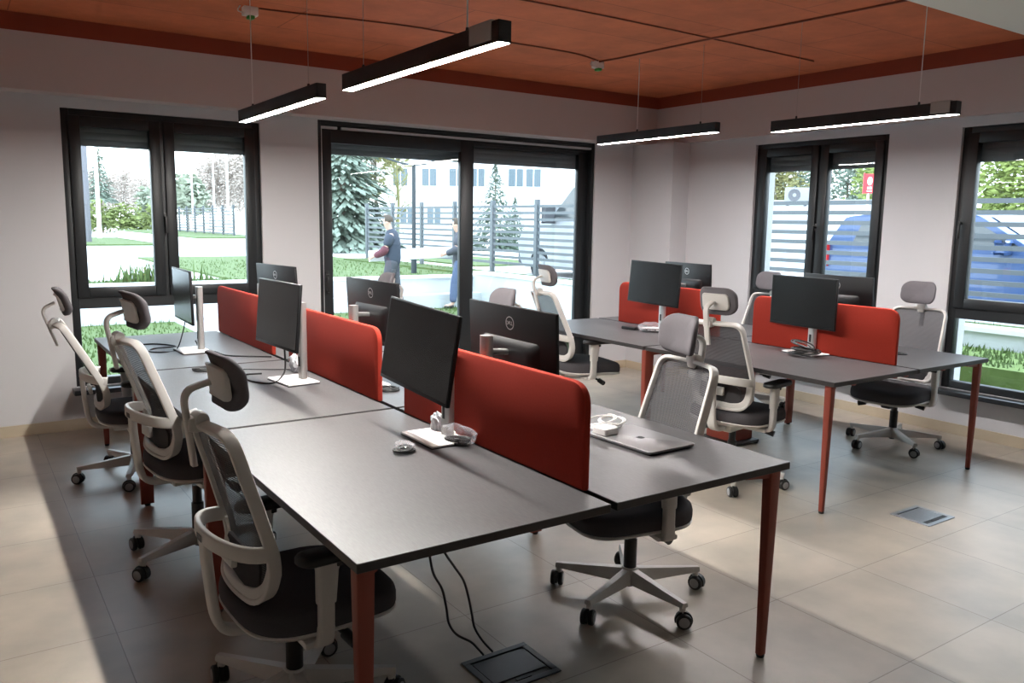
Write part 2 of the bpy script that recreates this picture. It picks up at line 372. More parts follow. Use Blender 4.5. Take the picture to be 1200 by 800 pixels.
# ------------------------------------------------------------------ benches
def bench(name, label, ox, oy, rows):
    b = thing(name, label, 'desk', (ox, oy, 0)); hw = DW / 2
    gx, gy = .012, .0125
    for r in range(rows):
        for s in (0, 1):
            mb = MB()
            x0, x1 = (0, hw - gx) if s == 0 else (hw + gx, DW)
            y0, y1 = r * DL + (0 if r == 0 else gy), (r + 1) * DL - (0 if r == rows - 1 else gy)
            mb.box(x0, y0, HT - .025, x1, y1, HT, .0015, 1, seg=1)
            mb.box(x0 + .0012, y0 + .0012, HT - .001, x1 - .0012, y1 - .0012, HT + .0006, 0, 0)
            mb.build('desktop', [MT['desk'], MT['deskedge']], b, 0)
    # legs: slim blades at the corners, broad shared blades at the joints
    def leg(x, y, wide=False, inner=False):
        mb = MB(); lw = (.050 if rows == 3 else .042) if not wide else .078; ld = .042
        top, bot = (lw, ld), (lw * (.62 if not wide else .85), ld * .62)
        rings = []
        for z, k in ((.012, 0), (HT - .06, 1), (HT - .027, 1.0)):
            w_ = bot[0] + (top[0] - bot[0]) * k; d_ = bot[1] + (top[1] - bot[1]) * k
            rings.append([(x + p, y + q, z) for p, q in rr(w_, d_, .006, 3)])
        mb.loft(rings)
        mb.build('leg', MT['leg'], b)
        f = MB(); f.lathe([(.0, 0), (.013, 0), (.015, .004), (.015, .013)], (x, y, 0), n=12); f.build('leg_foot', MT['black'], b)
    ins = .036
    for x in (ins, DW - ins):
        leg(x, ins + .012); leg(x, rows * DL - ins - .012)
        for r in range(1, rows): leg(x if True else x, r * DL, True)
    # long rails and cross rails under the tops
    mb = MB()
    for x in (.34, hw - .06, hw + .06, DW - .34): mb.box(x - .015, .10, HT - .065, x + .015, rows * DL - .10, HT - .026, .003)
    for y in [r * DL for r in range(1, rows)]:
        for u0, u1 in ((ins, hw - .045), (hw + .045, DW - ins)): mb.box(u0, y - .015, HT - .062, u1, y + .015, HT - .0265, .003)
    # gusset at each corner leg
    for x, s, gl in ((ins, 1, .035), (DW - ins, -1, .15)):
        for y in (ins + .012, rows * DL - ins - .012):
            p = [(x + s * .010, HT - .026), (x + s * gl, HT - .026), (x + s * gl, HT - .044), (x + s * .010, HT - .060)]
            mb.add([(a, y - .012, z) for a, z in p] + [(a, y + .012, z) for a, z in p], [(0, 1, 2, 3), (7, 6, 5, 4), (0, 4, 5, 1), (1, 5, 6, 2), (2, 6, 7, 3), (3, 7, 4, 0)])
    mb.build('under_rail', MT['leg'], b)
    return b
benchA = bench('office_bench', 'long bench of six dark grey desktops on rust legs, nearest the camera', AX, AY, 3)
benchB = bench('office_bench', 'shorter bench of four dark grey desktops on rust legs by the right windows', BBX, BBY, 2)

mb = MB(); mb.box(.675, 1.235, .03, .895, 1.475, HT - .07, .006); mb.build('cable_column', MT['leg'], benchB)
mb = MB(); mb.box(.64, 1.20, .008, .93, 1.51, .03, .004)
for cx_, cy_ in ((.66, 1.22), (.91, 1.22), (.66, 1.49), (.91, 1.49)): mb.lathe([(0, 0), (.022, 0), (.022, .012), (0, .012)], (cx_, cy_, 0), n=12)
mb.build('column_foot', MT['black'], benchB)

# ------------------------------------------------------------------ divider screens
def divider(label, x, y0, y1, ztop=1.078, zb=.726):
    o = thing('desk_divider', label, 'divider', (x, (y0 + y1) / 2, 0), 0, 'red desk divider screens')
    h = (y1 - y0) / 2; t = .0135
    out = round_poly([(-h, zb + .016), (h, zb + .016), (h, ztop), (-h, ztop)], [.004, .004, .075, .075], 9)
    mb = MB(); rings = []
    cz = (zb + ztop) / 2
    for xx, ins in ((-t, .010), (-t * .8, .003), (-t * .3, 0), (t * .3, 0), (t * .8, .003), (t, .010)):
        ring = []
        for (y, z) in out:
            ring.append((xx, y * (1 - ins / h), cz + (z - cz) * (1 - ins / ((ztop - zb) / 2))))
        rings.append(ring)
    mb.loft(rings); mb.build('felt_panel', MT['felt'], o)
    for yy in (-h * .6, h * .6):
        c = MB(); c.box(-.0085, yy - .03, HT - .05, .0085, yy + .03, zb + .018, .002); c.build('clamp', MT['black'], o)
    return o
xc = AX + DW / 2; xb = BBX + DW / 2
divider('red felt divider on the long bench, nearest the camera, behind the closest monitor', xc, .130, 1.345)
divider('red felt divider in the middle of the long bench', xc, 1.600, 2.800)
divider('red felt divider at the far end of the long bench by the left window', xc, 3.09, 4.302)
divider('red felt divider at the near end of the right-hand bench', xb, .955, 2.03)
divider('red felt divider at the far end of the right-hand bench, behind a headrest', xb, 2.335, 3.437)

# ------------------------------------------------------------------ monitors
def strokes_dell(mb, s, X):
    """letters D E L L inside a ring, on the plane X (back cover faces -X of the local frame); a to the reader's right, b up"""
    P = lambda a, b, d=0: (X - d, -a * s, b * s)
    n = 28
    ring = [P(.5 * cos(2 * pi * i / n), .5 * sin(2 * pi * i / n), .0006) for i in range(n)]
    vs = []; fs = []
    for i in range(n):
        a = 2 * pi * i / n
        for r in (.5, .425): vs.append(P(r * cos(a), r * sin(a), .0012))
    for i in range(n): j = (i + 1) % n; fs.append((2 * i, 2 * j, 2 * j + 1, 2 * i + 1))
    mb.add(vs, fs)
    def q(pts): mb.add([P(a, b, .0012) for a, b in pts], [tuple(range(len(pts)))])
    h, t = .14, .045
    def bar(a0, b0, a1, b1):
        dx, dy = a1 - a0, b1 - b0; L = sqrt(dx * dx + dy * dy); nx, ny = -dy / L * t / 2, dx / L * t / 2
        q([(a0 + nx, b0 + ny), (a1 + nx, b1 + ny), (a1 - nx, b1 - ny), (a0 - nx, b0 - ny)])
    # D
    bar(-.355, -h, -.355, h); bar(-.355, h - .02, -.25, h - .02); bar(-.355, -h + .02, -.25, -h + .02); bar(-.25, h - .02, -.19, .06); bar(-.19, .06, -.19, -.06); bar(-.19, -.06, -.25, -h + .02)
    # slanted E
    for o in (-.075, 0, .075): bar(-.13, .0 + o, .0, .075 + o)
    bar(-.13, -.085, -.13, .085)
    # L L
    bar(.06, -h, .06, h); bar(.06, -h + .02, .17, -h + .02); bar(.22, -h, .22, h); bar(.22, -h + .02, .34, -h + .02)

def monitor(label, cx, cy, cz, yaw, tilt, side, base=None, roll=0.0, byaw=None):
    """side 'L': display looks towards -x; 'R': display looks towards +x"""
    W_, H_, D_ = .54, .325, .012
    if side == 'L': rz = pi - yaw
    else: rz = -yaw
    # local frame: display looks along +x, +y is the viewer's right seen from behind
    if base is None: base = (cx - .13 * cos(rz), cy - .13 * sin(rz))
    o = thing('monitor', label, 'monitor', (base[0], base[1], HT + .0006), byaw if byaw is not None else rz, 'black monitors on silver stands')
    rb = byaw if byaw is not None else rz
    # panel pose relative to the base
    rel = M.Rotation(-rb, 3, 'Z') @ V((cx - base[0], cy - base[1], 0)); pz = cz - HT
    pm = M.Translation((rel.x, rel.y, pz)) @ M.Rotation(rz - rb, 4, 'Z') @ M.Rotation(-tilt, 4, 'Y') @ M.Rotation(-roll if side == 'L' else roll, 4, 'X')
    mb = MB(); mb.box(-D_, -W_ / 2, -H_ / 2, .004, W_ / 2, H_ / 2, .003, 0)
    rings = [[(-D_ + .001, a, b - .055) for a, b in rr(.36, .19, .02)], [(-D_ - .014, a, b - .055) for a, b in rr(.33, .165, .03)], [(-D_ - .022, a, b - .055) for a, b in rr(.28, .13, .03)]]
    mb.loft(rings, mi=0)
    panel = mb.build('housing', MT['blackgloss'], o); panel.matrix_local = pm
    mb = MB(); mb.box(.0035, -W_ / 2 + .006, -H_ / 2 + .014, .0046, W_ / 2 - .006, H_ / 2 - .006); s = mb.build('display', MT['screen'], panel, 0)
    mb = MB(); strokes_dell(mb, .052, -D_ + .0004); lg = mb.build('maker_logo', MT['logo'], panel, 0); lg.location = (0, 0, .098)
    # stand: flat foot, flat upright, short neck to the panel
    mb = MB(); mb.box(-.085, -.125, 0, .085, .125, .004, .0015, 1); mb.box(-.084, -.124, .004, .084, .124, .012, .003, 0); mb.build('stand_foot', [MT['white'], MT['black']], o)
    ph = pz + .06 if pz + .06 < .40 else .40
    mb = MB(); rings = [[(a - .052, b, z) for a, b in rr(.036, .052, .012, 5)] for z in (.011, ph)]; mb.loft(rings); up = mb.build('stand_upright', MT['silver'], o)
    mb = MB(); mb.box(-.0335, -.008, .075, -.0325, .008, .125, 0); mb.build('cable_slot', MT['black'], up, 0)
    neck_a = V((-.04, 0, min(pz, ph - .03))); neck_b = pm @ V((-D_ - .018, 0, -.01))
    mb = MB(); mb.sweep([neck_a, neck_a.lerp(neck_b, .5), neck_b], rr(.030, .022, .006, 4)); mb.build('neck', MT['silver'], o)
    return o
PH = {}
monitor('black monitor with silver stand at the near end of the long bench, screen facing left', .664, .954, 1.083, -.003, .131, 'L', base=(.715, .905), roll=.05, byaw=pi)
monitor('black monitor facing left in front of the middle red divider of the long bench', .555, 2.23, 1.09, -.042, .085, 'L', base=(.635, 2.245), byaw=pi + .1)
monitor('black monitor seen almost edge-on in front of the left window, facing left', .410, 3.593, 1.076, .032, -.02, 'L', base=(.43, 3.47), byaw=pi + .03)
monitor('black monitor showing its round logo behind the nearest red divider', 1.0, .814, 1.08, -.053, .06, 'R', base=(.915, .790), roll=.019, byaw=.05)
monitor('black monitor showing its back behind the middle red divider of the long bench', 1.001, 2.071, 1.095, -.059, .06, 'R', base=(.915, 2.01))
monitor('black monitor whose back peeks over the farthest red divider of the long bench', 1.001, 3.556, 1.095, -.146, .06, 'R', base=(.93, 3.53))
monitor('black monitor facing left at the far end of the right-hand bench', 3.70, 2.851, 1.107, -.017, .07, 'L', base=(3.74, 2.84), roll=.024, byaw=pi)
monitor('black monitor facing left on the right-hand bench amid a tangle of black cables', 3.79, 1.572, 1.074, .109, .0, 'L', base=(3.79, 1.525), byaw=pi - .12)
monitor('black monitor turned away behind the far red divider of the right-hand bench', 4.10, 2.877, 1.094, .096, .05, 'R', base=(4.01, 2.87))
monitor('black monitor turned away behind the near red divider of the right-hand bench', 4.10, 1.527, 1.079, .078, .05, 'R', base=(4.01, 1.52))

# ------------------------------------------------------------------ chairs (local frame: faces +x)
def xs(z):
    """x of the side rail of the backrest at height z"""
    K = [(.45, -.172), (.474, -.160), (.53, -.140), (.60, -.136), (.66, -.150), (.80, -.200), (.90, -.237), (1.03, -.283)]
    for (a, p), (b, q) in zip(K, K[1:]):
        if z <= b: return p + (q - p) * (z - a) / (b - a)
    return K[-1][1]
def xback(y, z): return xs(z) - .030 * (1 - min(1, (y / .2) ** 2))
OUT = round_poly([(-.180, .500), (.180, .500), (.206, .67), (.188, 1.010), (-.188, 1.010), (-.206, .67)], [.085, .085, .3, .055, .055, .3], 9)
# resample the outline so that the long sides carry points
def resample(poly, d=.018):
    out = []; N = len(poly)
    for i in range(N):
        a = V(poly[i]); b = V(poly[(i + 1) % N]); n = max(1, int((b - a).length / d))
        for k in range(n): out.append(tuple(a.lerp(b, k / n)))
    return out
OUT = resample(OUT)
def chair_proto():
    p = {}
    def keep(mb, name, mats, smooth=40):
        o = mb.build(name, mats, None, smooth); p.setdefault(name, []).append(o); return o
    # --- backrest frame
    mb = MB(); path = [V((xback(y, z), y, z)) for y, z in OUT]
    frame_w = lambda q: 1
    mb.sweep(path, rr(.017, .038, .005, 4), closed=True, up=lambda q: V((1, 0, .35)).normalized())
    low = [V((xback(y, z) - .002, y * .93, (.500 + .014 + (z - .500) * .93))) for y, z in OUT if z < .66]
    k0 = min(range(len(low)), key=lambda i: (low[i].z < .5) * 0 + i)
    lo2 = sorted(low, key=lambda q: q.y)
    mb.sweep([q for q in sorted(low, key=lambda q: math.atan2(q.y, .60 - q.z))], rr(.040, .024, .006, 4), up=V((1, 0, .1)))
    keep(mb, 'backrest_frame', MT['grey'])
    # --- mesh
    mb = MB(); cz = .735; rings = []; K = 9; n = len(OUT)
    vs = []; fs = []
    for k in range(K):
        s = 1 - k / K
        for y, z in OUT:
            yy, zz = y * s * .985, cz + (z - cz) * s * .985; vs.append((xback(yy, zz), yy, zz))
    vs.append((xback(0, cz), 0, cz))
    for k in range(K - 1):
        for i in range(n): j = (i + 1) % n; fs.append((k * n + i, k * n + j, (k + 1) * n + j, (k + 1) * n + i))
    for i in range(n): fs.append(((K - 1) * n + i, (K - 1) * n + (i + 1) % n, K * n))
    mb.add(vs, fs); keep(mb, 'backrest_mesh', MT['mesh'], 80)
    # --- lumbar pad behind the mesh with its grey adjuster
    mb = MB(); rings = []
    for dx, s in ((0, .9), (.006, 1), (.018, 1), (.024, .9)):
        rings.append([(xback(a * 1.0, .575) - .012 - dx + .025 * (a / .14) ** 2, a * s, .572 + b * s) for a, b in rr(.27, .135, .05, 6)])
    mb.loft(rings)
    lum = keep(mb, 'lumbar_pad', MT['darkfab'])
    mb = MB(); mb.box(xback(0, .6) - .05, -.05, .575, xback(0, .6) - .030, .05, .625, .006); adj = keep(mb, 'lumbar_adjuster', MT['grey'])
    # --- hoop and spine
    mb = MB(); hp = []
    for i in range(21):
        a = pi * i / 20
        y = .204 * cos(a); s_ = sin(a); hp.append(V((-.150 - .118 * s_ ** .8, y, .664 + .018 * s_)))
    mb.sweep(hp, rr(.020, .046, .006, 4))
    sp = smooth_path([(-.262, 0, .69), (-.262, 0, .62), (-.254, 0, .52), (-.243, 0, .43), (-.222, 0, .382), (-.17, 0, .362), (-.05, 0, .358)], 6)
    mb.sweep(sp, rr(.058, .026, .009, 4), up=lambda q: V((1, 0, 0)) if q.z > .40 else V((.3, 0, 1)))
    bsup = keep(mb, 'back_support', MT['grey'])
    mb = MB(); mb.box(-.2805, -.022, .668, -.2795, .022, .688); keep(mb, 'maker_badge', MT['badge'], 0)
    # --- headrest
    hx, hz = -.262, 1.132
    def hpt(a, b, d): # a across, b up, d thickness (+ forward)
        lean = -.18 * b
        return (hx + .004 + .050 * (a / .130) ** 2 + lean + d - .12 * max(0, abs(b) - .045), a, hz + b)
    mb = MB(); rings = []
    for d, s1, s2 in ((-.020, .93, .90), (-.017, .985, .97), (-.011, 1, 1), (.000, 1, 1), (.006, .97, .95), (.011, .90, .85), (.014, .70, .6), (.015, .35, .3)):
        rings.append([hpt(a * s1, b * s2, d) for a, b in rr(.242, .160, .058, 8)])
    mb.loft(rings); hp_ = keep(mb, 'headrest', MT['head'], 60)
    mb = MB(); rings = []
    for d, s in ((-.017, 1), (-.025, .98), (-.027, .93)):
        rings.append([hpt(a * s, -.004 + b * s, d) for a, b in rr(.176, .096, .022, 6)])
    mb.loft(rings); keep(mb, 'headrest_plate', MT['grey'])
    # --- headrest arm with clamp on the top rail
    mb = MB(); ap = smooth_path([(-.318, 0, .885), (-.330, 0, .95), (-.345, 0, 1.03), (-.352, 0, 1.08), (-.340, 0, 1.106), (-.315, 0, 1.118), (-.284, 0, 1.128)], 6)
    mb.sweep(ap, rr(.034, .016, .006, 4), up=lambda q: V((1, 0, .2)))
    mb.box(-.345, -.026, .985, -.285, .026, 1.030, .012); mb.lathe([(0, -.03), (.02, -.03), (.022, -.02), (.022, .02), (.02, .03), (0, .03)], (-.308, 0, 1.022), 'y', 16)
    keep(mb, 'headrest_arm', MT['grey'])
    # --- seat cushion and shell
    def seat_ring(s, z, drop=True, wave=1.0):
        out = []
        for i in range(48):
            t = 2 * pi * i / 48; c_, s_ = cos(t), sin(t); e = 2 / 3.4
            x = .049 + .249 * s * math.copysign(abs(c_) ** e, c_); y = .250 * s * math.copysign(abs(s_) ** e, s_)
            zz = z
            fx = max(0, (x - .08) / .22); zz -= .022 * fx * fx * wave
            fb = max(0, (-.08 - x) / .12); zz += .006 * fb * fb * wave
            zz -= .008 * (y / .25) ** 2 * 0
            out.append((x, y, zz))
        return out
    mb = MB(); mb.loft([seat_ring(.93, .404), seat_ring(.985, .408), seat_ring(1.0, .425), seat_ring(1.0, .448), seat_ring(.985, .465), seat_ring(.94, .476), seat_ring(.8, .480), seat_ring(.5, .478), seat_ring(.2, .476)])
    keep(mb, 'seat', MT['seat'], 60)
    mb = MB(); mb.loft([seat_ring(.55, .372), seat_ring(.86, .384), seat_ring(.985, .398), seat_ring(1.004, .407), seat_ring(.99, .412)]); keep(mb, 'seat_shell', MT['grey'], 60)
    # --- mechanism, levers, column
    mb = MB(); mb.box(-.12, -.06, .335, .09, .06, .388, .012); mb.box(-.06, -.245, .362, .03, .245, .384, .006); keep(mb, 'mechanism', MT['grey'])
    mb = MB(); mb.tube([(.07, -.05, .352), (.09, -.12, .345), (.10, -.17, .335)], .008, 8); mb.tube([(.10, -.165, .337), (.112, -.215, .322)], .018, 10); keep(mb, 'lever', MT['black'])
    mb = MB(); mb.tube([(-.05, .05, .352), (-.06, .13, .342)], .008, 8); mb.tube([(-.06, .12, .344), (-.07, .18, .33)], .018, 10); mb.box(.07, -.035, .325, .15, .035, .378, .012); keep(mb, 'tension_knob', MT['black'])
    mb = MB(); mb.lathe([(0, .05), (.018, .05), (.018, .09), (.027, .12), (.027, .255), (.021, .258), (.021, .34), (0, .34)]); keep(mb, 'gas_column', MT['black'])
    # --- armrests
    for s in (-1, 1):
        y = s * .262; mb = MB()
        mb.sweep(smooth_path([(-.012, s * .16, .374), (-.010, s * .235, .374), (-.006, s * .258, .388), (-.003, y, .43)], 5), rr(.052, .026, .009, 4), up=lambda q: V((0, -s * .2, 1)) if q.z < .38 else V((0, -s, .6)))
        rings = [[(x0 + a, y + b, z) for a, b in rr(w_, .030, .010, 4)] for z, w_, x0 in ((.40, .048, -.003), (.515, .048, -.002))]; mb.loft(rings)
        rings = [[(x0 + a, y + b, z) for a, b in rr(w_, .036, .012, 4)] for z, w_, x0 in ((.505, .056, -.002), (.512, .058, -.002), (.60, .066, .002), (.636, .082, .006))]; mb.loft(rings)
        arm = keep(mb, 'armrest', MT['grey'])
        mb = MB(); rings = []
        for z, sc_ in ((.634, .90), (.640, 1), (.652, 1), (.660, .95), (.663, .82)):
            rings.append([(.03 + a * sc_, y + b * sc_, z) for a, b in rr(.240, .085, .036, 7)])
        mb.loft(rings); keep(mb, 'arm_pad', MT['black'], 60)
        mb = MB(); mb.box(.024, y - s * 0 - .02, .612, .046, y + .02, .628, .005); keep(mb, 'arm_button', MT['black'])
    # --- five-star base; arm 0 along +x of the base frame
    mb = MB(); mb.lathe([(0, .062), (.036, .062), (.040, .075), (.040, .118), (.032, .135), (0, .135)], n=24)
    for k in range(5):
        a = 2 * pi * k / 5; ca, sa = cos(a), sin(a); rings = []
        for r, w_, z0_, z1_ in ((.02, .052, .070, .130), (.10, .046, .072, .122), (.20, .040, .077, .112), (.29, .034, .081, .104), (.322, .030, .082, .101)):
            prof = [(-w_ / 2, z0_), (w_ / 2, z0_), (w_ / 2 * .96, (z0_ + z1_) / 2), (w_ / 2 * .62, z1_), (-w_ / 2 * .62, z1_), (-w_ / 2 * .96, (z0_ + z1_) / 2)]
            rings.append([(r * ca - q * sa, r * sa + q * ca, z) for q, z in prof])
        mb.loft(rings); mb.lathe([(0, .060), (.013, .060), (.013, .09), (0, .09)], (.309 * ca, .309 * sa, 0), n=12)
    keep(mb, 'base', MT['grey'])
    for k in range(5):
        a = 2 * pi * k / 5; cx_, cy_ = .317 * cos(a), .317 * sin(a)
        mb = MB(); mb.lathe([(0, .028), (.010, .028), (.010, .072), (0, .072)], (cx_ * .975, cy_ * .975, 0), n=10)
        turn = a + (.9, 2.2, -.6, 1.7, .3)[k]; tm = M.Translation((cx_, cy_, .031)) @ M.Rotation(turn, 4, 'Z')
        hood = MB(); vs = []
        prof = [(.036 * cos(t), .036 * sin(t)) for t in [R(x) for x in range(-20, 201, 20)]] + [(-.02, -.006), (.02, -.006)]
        mb.add([tm @ V((q, -.006, h)) for q, h in prof] + [tm @ V((q, .006, h)) for q, h in prof],
               [tuple(range(len(prof))), tuple(reversed(range(len(prof), 2 * len(prof))))] + [(i, (i + 1) % len(prof), len(prof) + (i + 1) % len(prof), len(prof) + i) for i in range(len(prof))])
        keep(mb, 'caster', MT['black'])
        for s in (-1, 1):
            w = MB(); w.lathe([(.0, s * .006), (.026, s * .006), (.031, s * .009), (.031, s * .022), (.027, s * .026), (.022, s * .0265)], axis='y', n=18, mi=0)
            w.lathe([(.022, s * .0262), (.018, s * .0275), (0, s * .028)], axis='y', n=18, mi=1)
            w.v = [tuple(tm @ V(q)) for q in w.v]; keep(w, 'wheel', [MT['caster'], MT['hubcap']])
    return p
PROTO = chair_proto()
for lst in PROTO.values():
    for o in lst: C.objects.unlink(o)
UPPER_BACK = ('backrest_frame', 'backrest_mesh', 'lumbar_pad', 'lumbar_adjuster', 'headrest', 'headrest_plate', 'headrest_arm')
SUB = {'headrest_plate': 'headrest', 'lumbar_adjuster': 'lumbar_pad', 'maker_badge': 'back_support'}
def chair(label, x, y, th, dz=0, rec=0, ba=0.0, group='grey mesh office chairs'):
    root = thing('office_chair', label, 'chair', (x, y, 0), th, group)
    made = {}
    def put(src, parent, mtx):
        o = src.copy(); C.objects.link(o); o.parent = parent; o.matrix_local = mtx; return o
    up = M.Translation((0, 0, dz)); pv = V((-.15, 0, .45))
    back = up @ M.Translation(pv) @ M.Rotation(-rec, 4, 'Y') @ M.Translation(-pv)
    low = M.Rotation(ba - th, 4, 'Z')
    I = M.Identity(4)
    for name in ('seat', 'seat_shell', 'mechanism', 'lever', 'tension_knob', 'back_support'): made[name] = put(PROTO[name][0], root, up)
    for name in ('backrest_frame', 'backrest_mesh', 'lumbar_pad', 'headrest', 'headrest_arm'): made[name] = put(PROTO[name][0], root, back)
    for name, par in SUB.items(): put(PROTO[name][0], made[par], I)
    made['gas_column'] = put(PROTO['gas_column'][0], root, I); put(PROTO['base'][0], root, low)
    for i in range(2):
        a = put(PROTO['armrest'][i], root, up); put(PROTO['arm_pad'][i], a, I); put(PROTO['arm_button'][i], a, I)
    for k in range(5):
        c = put(PROTO['caster'][k], root, low)
        for s in (0, 1): put(PROTO['wheel'][2 * k + s], c, I)
    return root
chair('grey mesh office chair at the near left bench corner, closest to the camera', .070, .668, .04, -.047, -.075, -.386)
chair('grey mesh office chair, middle of three along the left side of the long bench', .108, 2.073, .11, .028, -.01, -.121)
chair('grey mesh office chair by the left window, far end of the long bench', .086, 3.514, -.04, -.037, .14, .65)
chair('grey mesh office chair facing us behind the laptop, its base in full view', 1.516, .672, 2.95, -.028, -.057, -1.578)
chair('office chair of which only a grey headrest shows above the nearest logo monitor', 1.60, 2.13, 3.10, -.03, -.02, .4)
chair('grey mesh office chair barely showing its headrest over the middle logo monitor', 1.60, 3.66, 3.05, -.03, -.02, .9)
chair('grey mesh office chair seen from behind, near left side of the right-hand bench', 3.125, 1.525, .17, -.005, .01, -1.12)
chair('grey mesh office chair with see-through back in front of the sliding door', 3.17, 3.10, -.20, .045, .055, .1)
chair('grey mesh office chair mostly hidden by a red divider, before the middle window', 4.86, 2.86, 3.2, -.045, .0, .5)
chair('grey mesh office chair facing us at the near right end by the right window', 4.783, 1.466, 3.254, -.034, .005, -2.138)

for lst in PROTO.values():
    for o in lst: bpy.data.objects.remove(o)

# ------------------------------------------------------------------ pendant lamps
def lamp(label, x, y0, y1, z0, cables, driver=None, dm='diff'):
    o = thing('pendant_lamp', label, 'lamp', (x, (y0 + y1) / 2, z0), 0, 'linear pendant lamps'); h = (y1 - y0) / 2; w = .026; ht = .072
    mb = MB(); mb.box(-w, -h, .006, w, h, ht, .002); mb.box(-w, -h, 0, -w + .003, h, .008); mb.box(w - .003, -h, 0, w, h, .008); mb.box(-w, -h, 0, w, -h + .003, .008); mb.box(-w, h - .003, 0, w, h, .008)
    mb.build('housing', MT['lamp'], o, 0)
    mb = MB(); mb.box(-w + .004, -h + .004, .0005, w - .004, h - .004, .0058); mb.build('diffuser', MT[dm], o, 0)
    for yy, thick in cables:
        mb = MB(); mb.tube([(0, yy - (y0 + y1) / 2, ht - .002), (0, yy - (y0 + y1) / 2, ZC - z0)], .0032 if thick else .0012, 6)
        mb.build('suspension_cable', MT['wcable'] if thick else MT['driver'], o)
        mb = MB(); mb.lathe([(0, ht - .002), (.008, ht - .002), (.006, ht + .018), (0, ht + .02)], (0, yy - (y0 + y1) / 2, 0), n=10); mb.build('cable_grip', MT['black'], o)
    if driver:
        mb = MB(); d0, d1 = driver; mb.box(-w - .004, d0 - (y0 + y1) / 2, .012, -w + .002, d1 - (y0 + y1) / 2, ht + .004, .002); mb.box(-w - .004, d0 - (y0 + y1) / 2, ht - .002, w * .5, d1 - (y0 + y1) / 2, ht + .006, .002); mb.build('driver_plate', MT['driver'], o, 0)
    return o
lamp('black linear pendant lamp over the near half of the long bench, lit white', xc, .618, 1.935, 2.146, [(.86, 1), (1.75, 0)], (.66, .80))
lamp('black linear pendant lamp over the far half of the long bench, before the left window', xc, 2.255, 3.59, 2.150, [(3.37, 1), (2.43, 0)])
lamp('black linear pendant lamp in the room corner over the far half of the right-hand bench', xb, 2.45, 3.772, 2.222, [(3.30, 1), (2.62, 0)], None, 'diff2')
lamp('black linear pendant lamp at the upper right over the near half of the right-hand bench', xb, .72, 1.962, 2.182, [(.95, 1), (1.78, 0)], (.755, .865), 'diff2')

def junction(label, x, y):
    o = thing('junction_box', label, 'junction box', (x, y, ZC), 0, 'ceiling junction boxes')
    mb = MB(); mb.box(-.045, -.03, -.055, .045, .03, 0, .006); mb.build('housing', MT['white'], o)
    mb = MB(); mb.box(-.02, -.032, -.075, .022, .02, -.054, .006); mb.build('terminal', MT['green'], o)
    mb = MB(); mb.tube(smooth_path([(-.04, 0, -.04), (-.075, 0, -.03), (-.06, .0, .0)], 6), .004, 6); mb.build('wire_loop', MT['wcable'], o)
    return o
junction('white ceiling junction box with green terminal above the far lamp of the long bench', .89, 3.62)
junction('white junction box with green terminal on the ceiling near the room corner', 3.70, 3.60)
def cable(name, label, pts, r, m, cat='cable', group=None, n=6, closed=False):
    mb = MB(); mb.tube(smooth_path(pts, n, closed), r, 6, closed); o = mb.build(name, m)
    return tag(o, label, cat, group)
zc = ZC - .006
MT['ccable'] = mat('terracotta_conduit', (.20, .048, .022), .7)
cable('ceiling_cable', 'dark painted cable running across the ceiling between the two junction boxes', [(.94, 3.60, zc), (1.22, 3.56, zc), (1.55, 3.49, zc), (1.9, 3.44, zc), (2.25, 3.44, zc), (2.69, 3.43, zc), (3.3, 3.44, zc), (3.66, 3.55, zc)], .005, MT['ccable'])
cable('ceiling_cable', 'dark painted cable on the ceiling above the lamps of the right-hand bench', [(3.69, 3.57, zc), (3.72, 3.40, zc), (3.73, 3.2, zc), (3.76, 2.5, zc), (3.82, 1.96, zc), (3.87, 1.36, zc), (3.90, .95, zc)], .007, MT['ccable'])
cable('ceiling_cable', 'dark straight cable crossing the ceiling in front of the near lamp', [(2.0, 2.44, zc), (2.3, 2.42, zc), (2.95, 2.42, zc), (3.7, 2.44, zc), (5.0, 2.50, zc)], .0045, MT['ccable'])

# ------------------------------------------------------------------ floor boxes and cables beneath the desk
def floor_box(label, x0, y0, x1, y1, dark):
    o = thing('floor_box', label, 'floor box', ((x0 + x1) / 2, (y0 + y1) / 2, 0)); w, d = (x1 - x0) / 2, (y1 - y0) / 2
    fm = MT['darksteel'] if dark else MT['steel']
    mb = MB(); rim = .024
    mb.box(-w, -d, 0, w, -d + rim, .006, .002); mb.box(-w, d - rim, 0, w, d, .006, .002); mb.box(-w, -d + rim, 0, -w + rim, d - rim, .006, .002); mb.box(w - rim, -d + rim, 0, w, d - rim, .006, .002)
    mb.build('rim', fm, o, 0)
    mb = MB(); mb.box(-w + rim, -d + rim, 0, w - rim, d - rim, .001); mb.build('gap', MT['black'], o, 0)
    mb = MB(); mb.box(-w + rim + .004, -d + rim + .03, .0012, w - rim - .004, d - rim - .010, .0045, .001); mb.build('lid', fm, o, 0)
    mb = MB(); mb.box(-.03, -d + rim + .008, .0012, .03, -d + rim + .022, .004); mb.build('latch', MT['black'], o, 0)
    return o
floor_box('steel floor box set in the tiles beside the right-hand bench leg', 3.412, .425, 3.672, .648, False)
floor_box('dark floor box under the near end of the long bench, fed by two cables', .645, .360, .918, .592, True)
cable('power_cable', 'black cable hanging under the near desk to the floor box, left of two', [(.385, .375, .712), (.395, .385, .63), (.414, .400, .534), (.442, .424, .451), (.486, .447, .379), (.516, .471, .297), (.539, .494, .227), (.583, .517, .164), (.656, .541, .104), (.702, .564, .051), (.735, .586, .012)], .0042, MT['cable'])
